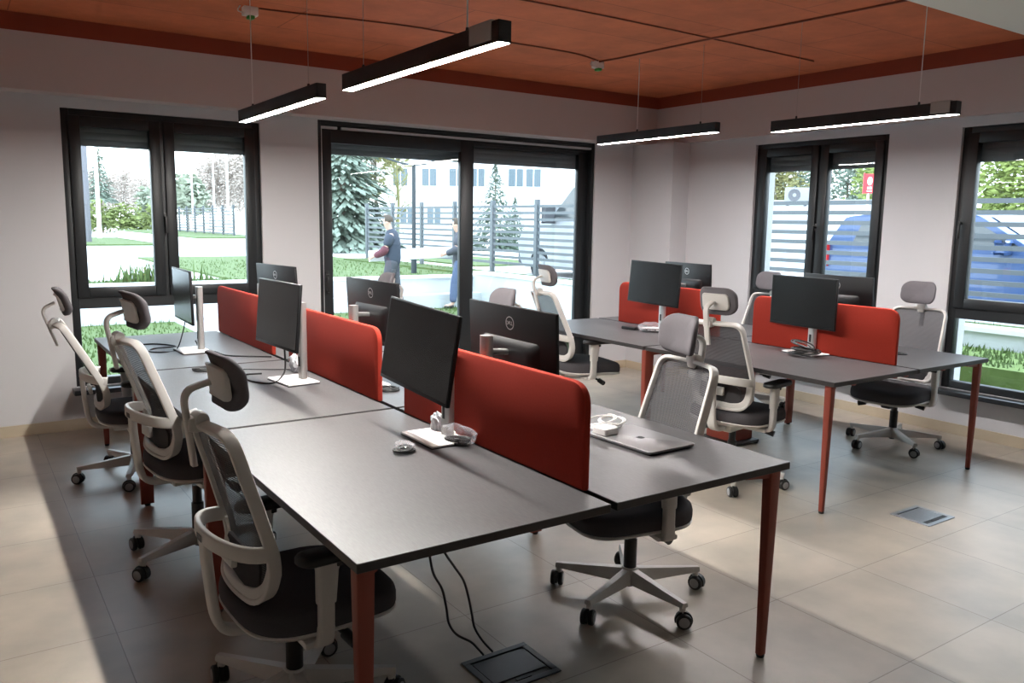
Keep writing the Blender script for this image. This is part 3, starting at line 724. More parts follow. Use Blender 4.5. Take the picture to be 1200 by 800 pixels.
cable('power_cable', 'black cable hanging under the near desk to the floor box, right of two', [(.42, .395, .712), (.44, .405, .62), (.477, .420, .522), (.528, .444, .449), (.579, .468, .378), (.614, .492, .299), (.643, .516, .220), (.669, .540, .155), (.716, .564, .083), (.775, .587, .012)], .0042, MT['cable'])

# ------------------------------------------------------------------ things on the desks
ZT = HT + .0006
def coil(name, label, x, y, z, r, turns, m, rad=.0035, seed=1, sq=1.0, cat='cable', parent=None, hgt=.02):
    rnd = random.Random(seed); pts = []; n = turns * 10; ph = [rnd.uniform(0, 6.28) for _ in range(4)]
    for i in range(n):
        a = 2 * pi * i / 10 * 1.03; t = i / 10
        k = r * (.92 + .12 * sin(1.9 * t + ph[0]) + .08 * sin(4.3 * t + ph[1]))
        ox, oy = .32 * r * sin(2.1 * t + ph[2]), .32 * r * sin(1.7 * t + ph[3])
        zz = z + rad + hgt * (.5 + .5 * sin(a * .5 + ph[1])) * (.35 + .65 * (i % 20) / 20 if i // 20 % 2 == 0 else 1 - .65 * (i % 20) / 20)
        pts.append((x + ox + k * cos(a), y + oy + k * sq * sin(a), zz))
    mb = MB(); mb.tube(smooth_path(pts, 4), rad, 6); o = mb.build(name, m, parent)
    if not parent: tag(o, label, cat)
    return o
def crumpled(name, label, x, y, z, sx, sy, sz, seed, m, rz=0, cat='bag'):
    rnd = random.Random(seed); bm = bmesh.new(); bmesh.ops.create_icosphere(bm, subdivisions=3, radius=1)
    for v in bm.verts:
        k = 1 + rnd.uniform(-.22, .22); n_ = v.co.copy()
        v.co = V((n_.x * sx * k, n_.y * sy * k, max(-.85, n_.z) * sz * k))
    lo = min(v.co.z for v in bm.verts)
    for v in bm.verts: v.co.z = max(v.co.z, lo + sz * .15)
    lo = min(v.co.z for v in bm.verts)
    mb = MB(); mb.bm(bm, mtx=M.Translation((0, 0, -lo))); root = thing(name, label, cat, (x, y, z), rz)
    mb.build('pouch', m, root, 20); return root
def bag_material():
    m = bpy.data.materials.new('crumpled_clear_plastic'); m.use_nodes = True
    nt = m.node_tree; b = nt.nodes['Principled BSDF']; out = nt.nodes['Material Output']
    b.inputs['Base Color'].default_value = (.75, .75, .8, 1); b.inputs['Roughness'].default_value = .12; b.inputs['Specular IOR Level'].default_value = .9
    t = nt.nodes.new('ShaderNodeBsdfTransparent'); mx = nt.nodes.new('ShaderNodeMixShader'); mx.inputs[0].default_value = .26
    nt.links.new(t.outputs[0], mx.inputs[1]); nt.links.new(b.outputs[0], mx.inputs[2]); nt.links.new(mx.outputs[0], out.inputs['Surface'])
    return m
MT['clearbag'] = bag_material()
b1 = crumpled('cable_bag', 'crumpled clear bag of black cables behind the nearest monitor stand', .755, .805, ZT, .035, .075, .040, 3, MT['clearbag'], .3)
coil('cable_coil', None, 0, 0, .004, .032, 5, MT['cable'], .004, 2, 1.6, parent=b1)
b1b = crumpled('cable_bag', 'white plastic sleeve leaning between the nearest monitor stand and the red divider', .765, .985, ZT, .018, .035, .045, 6, MT['bag'], .1)
b2 = crumpled('cable_bag', 'small clear bag with a black cable coil in front of the nearest monitor foot', .535, .81, ZT, .036, .036, .022, 8, MT['clearbag'])
coil('cable_coil', None, 0, 0, .002, .034, 4, MT['cable'], .0035, 5, 1.0, parent=b2, hgt=.012)
crumpled('cable_bag', 'white plastic bag behind the middle monitor stand of the long bench', .735, 2.50, ZT, .02, .05, .05, 12, MT['bag'], .2)
coil('cable_coil', 'black cable coil lying on the middle left desktop', .33, 2.78, ZT, .05, 4, MT['cable'], .0045, 9, .8, hgt=.008)
cable('monitor_cable', 'black cable hanging from the middle monitor and looping over its white foot', [(.60, 2.27, .93), (.605, 2.275, .82), (.585, 2.26, .775), (.53, 2.24, ZT + .004), (.46, 2.30, ZT + .005), (.44, 2.45, ZT + .004), (.46, 2.53, ZT + .004), (.56, 2.52, ZT + .004)], .0045, MT['cable'])
cable('monitor_cable', 'thin black cable trailing left across the middle desktop from the bagged plug', [(.735, 2.56, ZT + .004), (.62, 2.62, ZT + .004), (.45, 2.72, ZT + .004), (.33, 2.72, ZT + .004)], .0025, MT['cable'])
cable('monitor_cable', 'black cable drooping from the edge-on monitor and curling on the far desktop', [(.42, 3.59, .915), (.40, 3.57, .85), (.35, 3.54, ZT + .006), (.26, 3.50, ZT + .004), (.20, 3.56, ZT + .004), (.24, 3.66, ZT + .004), (.34, 3.64, ZT + .010), (.38, 3.72, ZT + .004), (.30, 3.86, ZT + .004), (.20, 3.86, ZT + .004), (.14, 3.72, ZT + .004)], .004, MT['cable'])
cable('monitor_cable', 'black cable running from the edge-on monitor along the desk to the far divider', [(.46, 3.52, .80), (.49, 3.50, ZT + .004), (.54, 3.36, ZT + .004), (.56, 3.20, ZT + .004), (.66, 3.10, ZT + .004), (.775, 3.02, ZT + .004)], .004, MT['cable'])
# laptop, adapter and its white lead
lp = thing('laptop', 'closed grey laptop on the near right desktop in front of a mesh chair', 'laptop', (1.362, .478, ZT), .03)
mb = MB(); rings = []
for z, s in ((.002, .94), (.0045, .99), (.0075, 1), (.0085, 1)): rings.append([(a * s, b * s, z) for a, b in rr(.236, .342, .012, 5)])
mb.loft(rings); mb.build('base_half', MT['laptop'], lp)
mb = MB(); rings = []
for z, s in ((.0093, 1), (.0140, 1), (.0155, .985)): rings.append([(a * s, b * s, z) for a, b in rr(.236, .342, .012, 5)])
mb.loft(rings); lid = mb.build('lid', MT['laptop'], lp)
for sx in (-1, 1):
    for sy in (-1, 1):
        f = MB(); f.lathe([(0, 0), (.006, 0), (.006, .003), (0, .003)], (sx * .09, sy * .14, 0), n=10); f.build('rubber_foot', MT['black'], lp)
mb = MB(); pts = []
for i in range(40):   # bitten fruit outline
    a = 2 * pi * i / 40; r = .0175 * (1 - .10 * cos(2 * a) * 0 - .16 * max(0, cos(a - pi / 2)) ** 8 - .10 * max(0, cos(a + pi / 2)) ** 8)
    px, py = r * cos(a), r * sin(a) * 1.02
    d = sqrt((px - .022) ** 2 + (py - .002) ** 2)
    if d < .0095: px = .022 - .0095 * (.022 - px) / max(d, 1e-6)
    pts.append((px, py))
mb.add([(-y, x, .0157) for x, y in pts] + [(0, 0, .0157)], [(i, (i + 1) % 40, 40) for i in range(40)])
leafp = [(.000, .019), (.004, .026), (.008, .028), (.006, .022)]
mb.add([(-y, x, .0157) for x, y in leafp], [(0, 1, 2, 3)]); mb.build('lid_emblem', MT['apple'], lid, 0)
ad = thing('power_adapter', 'white square power adapter resting on the laptop', 'adapter', (1.285, .590, ZT + .0155), .1)
mb = MB(); rings = []
for z, s in ((0, .93), (.003, 1), (.025, 1), (.028, .93)): rings.append([(a * s, b * s, z) for a, b in rr(.074, .074, .010, 5)])
mb.loft(rings); mb.build('body', MT['white'], ad)
coil('charger_lead', 'white charger lead coiled on the laptop beside the adapter', 1.355, .665, ZT + .014, .062, 7, MT['wcable'], .0030, 21, .75, hgt=.050)
# right-hand bench
coil('cable_tangle', 'tangle of black cables heaped on the monitor foot of the right-hand bench', 3.70, 1.47, ZT + .012, .066, 10, MT['cable'], .0048, 31, 1.3, hgt=.075)
b4 = crumpled('cable_bag', 'silvery clear bag with cables beside the far monitor stand of the right-hand bench', 3.64, 2.80, ZT, .055, .095, .040, 41, MT['clearbag'], .5)
coil('cable_coil', None, 0, 0, .002, .05, 4, MT['cable'], .004, 43, 1.3, parent=b4, hgt=.014)
pb = thing('power_brick', 'flat black power brick lying before the far divider of the right-hand bench', 'adapter', (3.60, 2.99, ZT), .2)
mb = MB(); mb.box(-.03, -.065, 0, .03, .065, .024, .006); mb.build('body', MT['black'], pb)
coil('cable_coil', 'small black cable coil on the near right desktop, right of the red divider', 4.33, 1.21, ZT, .035, 3, MT['cable'], .004, 51, 1.4, hgt=.006)
coil('cable_coil', 'grey black cable coil by the foot of the middle logo monitor', .95, 1.83, ZT, .05, 4, MT['cable'], .004, 55, 1.0, hgt=.01)

# ------------------------------------------------------------------ outside
OM = {}
OM['pave'] = mat('pale_paving', (.62, .62, .61), .8, noise=.08, nscale=2)
OM['conc'] = mat('pale_concrete', (.58, .60, .61), .8, noise=.06, nscale=3)
OM['lawn'] = mat('lawn_soil', (.075, .115, .030), .95, noise=.35, nscale=8)
OM['blade'] = mat('grass_green', (.085, .135, .035), .8, noise=.4, nscale=3)
OM['fence'] = mat('blue_grey_fence', (.105, .118, .13), .5)
OM['post'] = mat('grey_lamp_post', (.03, .038, .046), .5)
OM['bark'] = mat('grey_bark', (.20, .155, .12), .9, noise=.3, nscale=10)
OM['barebark'] = mat('brown_twigs', (.15, .115, .09), .9, noise=.2, nscale=3)
OM['conifer'] = mat('dark_conifer', (.085, .125, .085), .9, noise=.4, nscale=2)
OM['conifer2'] = mat('hazed_blue_conifer', (.19, .235, .185), .9, noise=.4, nscale=2)  # foliage lightened, haze put into the colour
OM['leaf'] = mat('fresh_leaf', (.19, .24, .06), .8, noise=.35, nscale=2)
OM['willow'] = mat('yellow_willow', (.22, .21, .085), .85, noise=.3, nscale=2)
OM['hedge'] = mat('hedge_leaf', (.19, .23, .075), .85, noise=.4, nscale=2)
OM['haze'] = mat('hazy_twigs', (.42, .36, .315), .95, noise=.25, nscale=1)  # pale brown with distance haze put into the twig colour
OM['olive'] = mat('hazed_olive_leaf', (.30, .33, .25), .9, noise=.25, nscale=1)  # olive lightened, distance haze put into the leaf colour
OM['acgrey'] = mat('grey_housing', (.26, .265, .27), .6)
OM['facade'] = mat('white_facade', (.80, .80, .79), .8, noise=.04, nscale=1)
OM['window'] = mat('pale_window', (.09, .12, .14), .25)
OM['bluewin'] = mat('blue_panel', (.16, .30, .52), .4)
OM['greywall'] = mat('grey_panel_wall', (.15, .145, .165), .7)
OM['vanwhite'] = mat('white_car_paint', (.42, .44, .47), .25, coat=.6)
OM['carblue'] = mat('blue_car_paint', (.050, .100, .235), .3, coat=.7)
OM['carglass'] = mat('car_glass', (.05, .06, .065), .1, spec=.8)
OM['tyre'] = mat('tyre_rubber', (.025, .025, .027), .8)
OM['rim'] = mat('alloy_rim', (.45, .46, .48), .35, .7)
OM['tail'] = mat('red_tail_light', (.55, .02, .02), .3)
OM['bumper'] = mat('grey_bumper', (.10, .10, .11), .6)
OM['red'] = mat('red_sign', (.62, .03, .04), .5)
OM['signwhite'] = mat('white_sign_marks', (.85, .85, .85), .5)
OM['hill'] = mat('hazy_hill', (.42, .47, .50), 1)

# ground: low ground by the building, raised court beyond the retaining wall
GZ, CZ, WY, FX = -.10, .42, 12.35, 8.8
def quad(mb, x0, y0, x1, y1, z): mb.add([(x0, y0, z), (x1, y0, z), (x1, y1, z), (x0, y1, z)], [(0, 1, 2, 3)])
mb = MB(); mb.box(-30, YB + .3, GZ - .2, 7.9, WY, GZ); mb.box(XR + .3, -25, GZ - .2, 7.9, YB + .3, GZ); tag(mb.build('lawn', OM['lawn'], smooth=0), 'green lawn between the windows and the low white retaining wall', 'lawn', kind='structure')
mb = MB(); mb.box(2.1, YB + .31, GZ, 4.6, WY - .35, GZ + .015); tag(mb.build('path', OM['pave'], smooth=0), kind='structure')
mb = MB(); mb.box(-120, WY + .01, CZ - .3, 160, 160, CZ); mb.box(8.1, -60, CZ - .3, 160, WY + .01, CZ); tag(mb.build('courtyard_ground', OM['pave'], smooth=0), kind='structure')
# retaining wall with coping and a lower step
o = thing('retaining_wall', 'low white retaining wall with a thin coping running past the windows outside', 'wall', (0, WY, 0)); o['kind'] = 'structure'
mb = MB(); mb.box(-30, 0, GZ - .1, 8.1, .2, CZ + .03); mb.box(7.9, -40, GZ - .1, 8.1, 0, CZ + .10); mb.build('wall', OM['conc'], o, 0)
mb = MB(); mb.box(-30, -.03, CZ + .03, 8.13, .23, CZ + .08); mb.box(7.87, -40, CZ + .10, 8.13, -.03, CZ + .15); mb.build('coping', OM['facade'], o, 0)
mb = MB(); mb.box(-30, -.32, GZ - .1, 7.9, -.0, .16); mb.build('step', OM['conc'], o, 0)
# planted strips
def slab(name, x0, y0, x1, y1, z, m, h=.06):
    mb = MB(); mb.box(x0, y0, z - .2, x1, y1, z + h); return tag(mb.build(name, m, smooth=0), kind='structure')
slab('lawn_strip', -10, WY + .2, 3.4, WY + 1.1, CZ, OM['lawn'], .05)
slab('lawn_strip', 3.4, WY + .2, 8.6, 22.5, CZ, OM['lawn'], .04)
slab('lawn_strip', -40, 33, 8.2, 44, CZ, OM['lawn'], .06)
slab('lawn_strip', 8.15, -20, 8.95, 19.6, CZ + .02, OM['lawn'], .06)
slab('lawn_strip', 10.2, 16, 13, 22, CZ, OM['lawn'], .04)
OM['lawn2'] = mat('bright_lawn', (.13, .19, .05), .95, noise=.35, nscale=8)
slab('lawn_bed', 6.7, -20, 7.86, 6.2, .30, OM['lawn2'], .06)
slab('kerb', -40, 44, 8.2, 44.4, CZ, OM['facade'], .18)
slab('kerb', 6.2, 28.5, 8.2, 28.9, CZ, OM['facade'], .38)
slab('kerb', 6.2, 28.9, 6.5, 44, CZ, OM['facade'], .38)
slab('lawn_strip', 6.5, 28.9, 9.6, 46, CZ, OM['lawn'], .42)

def grass(name, label, boxes, n, hmin, hmax, m, seed):
    rnd = random.Random(seed); mb = MB()
    for (x0, y0, x1, y1, z, k) in boxes:
        for i in range(int(n * k)):
            x, y = rnd.uniform(x0, x1), rnd.uniform(y0, y1); h = rnd.uniform(hmin, hmax); a = rnd.uniform(0, 2 * pi); w = .012 + h * .03
            lx, ly = rnd.gauss(0, .25 * h), rnd.gauss(0, .25 * h); c, s = cos(a) * w, sin(a) * w
            mb.add([(x - c, y - s, z), (x + c, y + s, z), (x + lx, y + ly, z + h)], [(0, 1, 2)])
    o = mb.build(name, m, smooth=0); return tag(o, label, 'grass', kind='stuff')
grass('grass', 'short green grass on the lawns around the retaining wall outside', [(-1.5, YB + .6, 2.0, WY - .4, GZ, 1.2), (4.7, YB + .6, 7.8, WY - .4, GZ, .8), (XR + .7, -1, 6.7, YB + .4, GZ, .8), (6.75, -1, 7.84, 6.1, .36, 1.2), (3.5, WY + .4, 8.6, 20, CZ + .03, .7), (8.2, 0, 8.9, 19.5, CZ + .06, .4), (-2, WY + .3, 3.4, WY + 1.1, CZ + .04, .5)], 2400, .03, .07, OM['blade'], 5)
grass('grass', 'tall grass tuft on the retaining wall seen through the left window', [(1.55, WY + .35, 2.25, WY + .75, CZ + .04, 1), (1.2, WY + .3, 2.9, WY + .9, CZ + .04, .5)], 160, .12, .42, OM['blade'], 8)

# fences
def fence(label, x, ys, z0, ns, pitch, sz=.054):
    o = thing('slat_fence', label, 'fence', (x, ys[0], 0)); y0 = ys[0]
    for a, b in zip(ys, ys[1:]):
        mb = MB()
        for k in range(ns): mb.box(-.015, a - y0 + .03, z0 + k * pitch, .015, b - y0 - .03, z0 + k * pitch + sz)
        mb.build('slat_panel', OM['fence'], o, 0)
    for y in ys:
        mb = MB(); mb.box(-.04, y - y0 - .045, CZ, .04, y - y0 + .045, z0 + ns * pitch + .03); mb.build('post', OM['fence'], o, 0)
    return o
fence('blue grey horizontal slat fence running past the sliding door and the right windows', FX, [19.46 - 1.603 * k for k in range(14)], .68, 10, .1295)
fence('distant slat fence seen through the right pane of the left window', FX, [32.5 + 1.603 * k for k in range(8)], .75, 10, .1295)

# trees
def crown(mb, rnd, c, rx, ry, rz, n, s, flat=.3):
    for i in range(n):
        while True:
            p = V((rnd.uniform(-1, 1), rnd.uniform(-1, 1), rnd.uniform(-1, 1)))
            if .15 < p.length < 1: break
        q = V((c[0] + p.x * rx, c[1] + p.y * ry, c[2] + p.z * rz)); a = V((rnd.gauss(0, 1), rnd.gauss(0, 1), rnd.gauss(0, flat))).normalized(); b = a.cross(V((rnd.gauss(0, 1), rnd.gauss(0, 1), rnd.gauss(0, 1)))).normalized(); k = s * rnd.uniform(.6, 1.3)
        mb.add([q - a * k, q + b * k * .45, q + a * k, q - b * k * .45], [(0, 1, 2, 3)])
def leafy_tree(name, label, x, y, h, r, m, seed, n=900, s=.22, trunk=.4, group='trees beyond the windows', cat='tree'):
    rnd = random.Random(seed); o = thing(name, label, cat, (x, y, CZ), 0, group)
    mb = MB(); mb.tube([(0, 0, -.1), (.05, .03, h * trunk * .6), (0, .08, h * .75)], .035 * h * .5, 7, scale=lambda t: 1 - .7 * t)
    for k in range(7):
        a = rnd.uniform(0, 6.28); z = h * rnd.uniform(trunk * .7, .7); mb.tube([(0, 0, z), (r * .4 * cos(a), r * .4 * sin(a), z + h * .12), (r * .75 * cos(a), r * .75 * sin(a), z + h * .26)], .012 * h * .5, 5, scale=lambda t: 1 - .8 * t)
    mb.build('trunk', OM['bark'], o)
    mb = MB()
    for k in range(9):
        a = rnd.uniform(0, 6.28); d = r * rnd.uniform(.1, .6); z = h * rnd.uniform(trunk + .12, .86); q = r * rnd.uniform(.38, .6)
        crown(mb, rnd, (d * cos(a), d * sin(a), z), q, q, q * .85, n // 9, s)
    mb.build('crown', m, o, 0); return o
def conifer(label, x, y, h, r, m, seed, n=3200, low=.08, group='conifers beyond the windows'):
    rnd = random.Random(seed); o = thing('conifer_tree', label, 'tree', (x, y, CZ), 0, group)
    mb = MB(); mb.tube([(0, 0, -.1), (0, 0, h * .5), (0, 0, h * .97)], .02 * h, 7, scale=lambda t: 1 - .9 * t); mb.build('trunk', OM['bark'], o)
    mb = MB()
    for i in range(n):
        t = rnd.random() ** 1.5; tier = (t * 11) % 1; z = h * (low + (1 - low) * t); R_ = r * (1 - t) ** .85 * (1.08 - .45 * tier)
        a = rnd.uniform(0, 6.28); d = R_ * sqrt(rnd.uniform(.2, 1)); q = V((d * cos(a), d * sin(a), z - d * .25)); u = V((cos(a), sin(a), -.45)).normalized(); k = .042 * h * rnd.uniform(.5, 1) * (1.1 - .6 * t); w = V((-sin(a), cos(a), rnd.uniform(-.3, .3))) * k * .38
        mb.add([q - u * k, q + w, q + u * k, q - w], [(0, 1, 2, 3)])
    mb.build('foliage', m, o, 0); return o
def bare_tree(label, x, y, h, seed, m=None, n=70, group='bare trees beyond the windows', haze=True):
    rnd = random.Random(seed); o = thing('bare_tree', label, 'tree', (x, y, CZ), 0, group); m = m or OM['barebark']
    mb = MB(); mb.tube([(0, 0, -.1), (.1, 0, h * .4), (0, .1, h * .9)], .018 * h, 6, scale=lambda t: 1 - .8 * t); mb.build('trunk', m, o)
    mb = MB()
    for k in range(n):
        z = h * rnd.uniform(.22, .85); a = rnd.uniform(0, 6.28); L = h * .28 * rnd.uniform(.5, 1) * (1.15 - z / h * .6); p0 = V((0, 0, z)); p1 = p0 + V((cos(a) * L * .5, sin(a) * L * .5, L * .4)); p2 = p0 + V((cos(a) * L, sin(a) * L, L * 1.0))
        mb.tube([p0, p1, p2], .0045 * h, 4, scale=lambda t: 1 - .75 * t)
        for j in range(6):
            b = a + rnd.gauss(0, .9); s0 = p0.lerp(p2, rnd.uniform(.35, 1)); q = s0 + V((cos(b) * L * .35, sin(b) * L * .35, L * .4 * rnd.uniform(.2, 1))); mb.tube([s0, q], .0028 * h, 3, scale=lambda t: 1 - .6 * t)
    crown(mb, rnd, (0, 0, h * .62), h * .20, h * .20, h * .36, 2400, .13 * h / 6) if m is OM['haze'] else None
    mb.build('branches', m, o, 0); return o
def at_px(u, dep):
    """ground position for a bearing in the photo and a distance"""
    yw = .5989; fx, fy = sin(yw), cos(yw); rx, ry = cos(yw), -sin(yw); k = (u - 600) / 958.6
    return (-.748 + dep * (fx + k * rx), -1.740 + dep * (fy + k * ry))
# through the sliding door
for (u, d, h, r, m, sd, lb) in ((402, 30, 7.5, 2.3, 'conifer2', 2, 'tall grey green conifer at the left edge of the sliding door view'), (578, 33, 3.45, 1.5, 'conifer', 4, 'taller of two small conifers before the white building beyond the door'), (601, 35, 2.2, .85, 'conifer', 5, 'smaller conifer before the white building beyond the door')):
    p = at_px(u, d); conifer(lb, p[0], p[1], h, r, OM[m], sd, 7000 if h > 5 else 3200)
p = at_px(440, 34); leafy_tree('willow_tree', 'yellowish willow beside the tall conifer beyond the door', p[0], p[1], 7.5, 1.9, OM['willow'], 11, 1500, .16, .15)
p = at_px(464, 32); bare_tree('slender budding tree in front of the white building beyond the door', p[0], p[1], 4.6, 12, OM['willow'], 40)
p = at_px(395, 24); leafy_tree('round_bush', 'dark green bush below the tall conifer', p[0] - .5, p[1] + 2, 1.5, .9, OM['conifer'], 14, 500, .1, .1, None, 'bush')
# through the left window
for (u, d, h, sd) in ((110, 66, 4.8, 21), (130, 60, 4.4, 22), (150, 68, 5.2, 23), (170, 60, 4.2, 24), (228, 66, 4.8, 25), (247, 58, 5.4, 26), (263, 66, 6.5, 27), (281, 58, 6.0, 28), (298, 66, 7.0, 29)):
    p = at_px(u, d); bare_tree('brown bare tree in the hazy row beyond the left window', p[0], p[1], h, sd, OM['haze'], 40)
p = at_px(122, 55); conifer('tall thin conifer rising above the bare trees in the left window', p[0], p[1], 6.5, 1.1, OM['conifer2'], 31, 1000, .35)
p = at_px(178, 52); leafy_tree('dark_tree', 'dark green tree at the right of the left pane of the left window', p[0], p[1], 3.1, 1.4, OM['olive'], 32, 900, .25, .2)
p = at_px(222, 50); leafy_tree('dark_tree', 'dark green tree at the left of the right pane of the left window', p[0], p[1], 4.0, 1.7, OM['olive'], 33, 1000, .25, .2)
for (u, sd, lb) in ((126, 41, 'hedge bush left of the clump beyond the left window'), (144, 42, 'yellow green hedge bush in the middle of the clump beyond the left window'), (162, 43, 'yellow green hedge bush right of the clump beyond the left window'), (180, 44, 'hedge bush beside the window mullion beyond the left window'), (108, 45, 'hedge bush beside the grey wall beyond the left window')):
    p = at_px(u, 46); leafy_tree('hedge_bush', lb, p[0], p[1], 2.0, 1.0, OM['hedge'], sd, 500, .14, .1, 'hedge bushes beyond the left window', 'bush')
# through the right windows
for (u, d, h, r, m, sd, lb) in ((905, 40, 5.2, 2.2, 'willow', 51, 'pale tree left in the middle window above the low white building'), (930, 46, 6.0, 2.6, 'conifer2', 52, 'darker tree behind the air conditioner in the middle window'), (985, 44, 6.2, 2.4, 'conifer2', 53, 'dark tree left of the red sign in the middle window'), (1030, 36, 5.0, 2.4, 'leaf', 54, 'bright green tree behind the red sign'), (1158, 30, 4.4, 2.0, 'leaf', 55, 'bright green tree in the right window above the blue car'), (1060, 42, 5, 2.5, 'leaf', 56, 'bright green tree at the right edge of the middle window')):
    p = at_px(u, d); leafy_tree('leafy_tree', lb, p[0], p[1], h, r, OM[m], sd, 3600, .12, .2)
leafy_tree('young_shrub', 'young shrub with yellow green leaves below the right window transom', 7.2, 2.62, .62, .26, OM['leaf'], 61, 260, .035, .15, None, 'bush').location.z = .35

# poles and street lamp
def pole(label, u, d, h, r=.06):
    p = at_px(u, d); mb = MB(); mb.lathe([(0, 0), (r, 0), (r * .6, h), (0, h)], n=10); o = mb.build('light_pole', OM['facade']); o.location = (p[0], p[1], CZ); return tag(o, label, 'pole', 'white poles beyond the left window')
pole('white pole in the left pane of the left window', 118.5, 40, 5.2, .11)
pole('white pole left of three in the right pane of the left window', 228, 48, 4.4); pole('white pole middle of three in the right pane of the left window', 253, 47, 4.5); pole('white pole right of three in the right pane of the left window', 269, 46, 5.8, .08)
p = at_px(484, 17.3); sl = thing('street_lamp', 'dark street lamp with a flat forked head on the lawn beyond the door', 'lamp', (p[0], p[1], CZ), -.6)
mb = MB(); mb.lathe([(0, 0), (.13, 0), (.13, .03), (.06, .04), (.06, .55), (.045, .57), (.04, 2.30), (0, 2.30)], n=14); mb.build('pole', OM['post'], sl)
mb = MB()
for s in (-1, 1): mb.sweep([(0, 0, 2.28), (s * .22, 0, 2.30), (s * .62, 0, 2.42)], rr(.13, .035, .012, 3))
mb.build('lamp_head', OM['post'], sl)

# white building beyond the door
def building(label, u0, u1, d0, d1, h, name='white_building'):
    a = V(at_px(u0, d0)); b = V(at_px(u1, d1)); L = (b - a).length; rz = math.atan2(b.y - a.y, b.x - a.x)
    return thing(name, label, 'building', (a.x, a.y, CZ), rz), L
bd, L = building('white building with rows of windows beyond the fence and sliding door', 448, 720, 48, 46, 9)
mb = MB(); mb.box(0, 0, 0, L, 8, 9); mb.build('facade', OM['facade'], bd, 0)
def win_row(xs_, z0, z1, w, key='window'):
    for x_ in xs_:
        mb = MB(); mb.box(x_, -.04, z0, x_ + w, .02, z1); f = mb.build('window', OM['facade'], bd, 0)
        g = MB(); g.box(x_ + .06, -.05, z0 + .06, x_ + w * .48, -.038, z1 - .06); g.box(x_ + w * .54, -.05, z0 + .06, x_ + w - .06, -.038, z1 - .06); g.build('pane', OM[key], f, 0)
win_row([.6, 2.3, 3.9, 5.1, 7.3, 8.3], 3.05, 4.15, .95); win_row([1.0, 2.6], .9, 1.9, .9)
win_row([11.1, 11.9], 2.9, 4.3, .75, 'bluewin')
mb = MB(); mb.box(4.0, -.5, 1.5, 8.5, 0, 1.62); mb.build('canopy', OM['conc'], bd, 0)
# grey wall at the left edge of the left window
p = at_px(84, 34); q = at_px(105.5, 34)
g, L = building('tall pale grey panelled wall at the left edge of the left window', 60, 105.5, 34, 34, 6, 'grey_building')
mb = MB(); mb.box(0, 0, 0, L, .25, 6.5); mb.build('facade', OM['greywall'], g, 0)
mb = MB(); mb.box(0, -.01, 1.55, L + .002, .0, 1.58); mb.box(0, -.01, 2.9, L + .002, 0, 2.93); mb.build('panel_joint', OM['bumper'], g, 0)
# low white building, air conditioner and red sign beyond the right windows
lb, L = building('low white flat-roofed building beyond the fence in the middle window', 872, 1080, 22, 19, 2.6, 'low_building')
mb = MB(); mb.box(0, 0, 0, L, 4, 1.72); mb.build('walls', OM['conc'], lb, 0)
mb = MB(); mb.box(-.1, -.12, 1.70, L + .1, 4.1, 1.80); mb.build('roof', OM['vanwhite'], lb, 0)
p = at_px(926, 20.6); ac = thing('air_conditioner', 'white outdoor air conditioner on the roof edge in the middle window', 'air conditioner', (p[0], p[1], 2.14), -.66); ac.scale = (.66, .66, .66)
mb = MB(); mb.box(-.42, -.16, 0, .42, .16, .56, .02); mb.build('housing', OM['acgrey'], ac)
mb = MB(); mb.lathe([(0, -.165), (.20, -.165), (.22, -.172), (.23, -.165), (.23, -.158)], (-.14, 0, .28), 'y', 24); mb.build('fan_grille', OM['bumper'], ac)
mb = MB(); mb.lathe([(0, -.176), (.07, -.176), (.07, -.17), (0, -.17)], (-.14, 0, .28), 'y', 16); mb.build('fan_hub', OM['acgrey'], ac)
mb = MB(); mb.box(-.35, -.12, -.12, -.30, .12, 0); mb.box(.30, -.12, -.12, .35, .12, 0); mb.build('bracket', OM['post'], ac, 0)
p = at_px(1008, 17.0); sg = thing('red_sign', 'upright red sign with a white emblem in the middle window', 'sign', (p[0], p[1], CZ), -.85); sg.scale = (.66, 1, 1)
mb = MB(); mb.box(-.03, -.02, 0, .03, .04, 1.9); mb.build('post', OM['facade'], sg, 0)
mb = MB(); mb.box(-.155, -.05, 1.83, .155, .02, 2.22, .006); mb.box(-.17, -.045, 1.82, -.15, .02, 2.24); mb.build('panel', [OM['red']], sg, 0)
mb = MB(); n = 20
mb.add([(.07 * cos(2 * pi * i / n) + .01, -.0525, 2.075 + .085 * sin(2 * pi * i / n)) for i in range(n)], [tuple(range(n))])
mb.box(-.05, -.0525, 1.91, -.02, -.051, 1.96); mb.box(0, -.0525, 1.91, .07, -.051, 1.96); mb.box(-.06, -.0525, 1.865, .08, -.051, 1.885); mb.build('emblem', OM['signwhite'], sg, 0)

# cars
def car_body(mb, prof, hw, mi, tuck=.12, zt=1.0):
    """side profile (y, z) extruded along x, narrowed above the belt line"""
    rings = []
    for xx, ins in ((-hw, .05), (-hw * .93, .0), (hw * .93, .0), (hw, .05)):
        rings.append([(xx * (1 - tuck * max(0, (z - zt)) / .6) , y * (1 - ins * .3), z - (ins * .3 if z > .6 else -ins * .3)) for y, z in prof])
    mb.loft(rings, mi=mi)
def wheels(o, pos, r, hw):
    for y in pos:
        for s in (-1, 1):
            mb = MB(); x0 = s * hw
            mb.lathe([(r * .62, -.10), (r * .95, -.11), (r, -.07), (r, .07), (r * .95, .11), (r * .62, .10)], (x0 - s * .06, y, r), 'x', 24); w = mb.build('wheel', OM['tyre'], o)
            mb = MB(); mb.lathe([(0, s * .03), (r * .2, s * .04), (r * .62, s * .06), (r * .64, -s * .02), (0, -s * .02)], (x0, y, r), 'x', 20); mb.build('wheel_rim', OM['rim'], w)
def smooth_prof(pts, rads): return round_poly(pts, rads, 5)
ZG = CZ
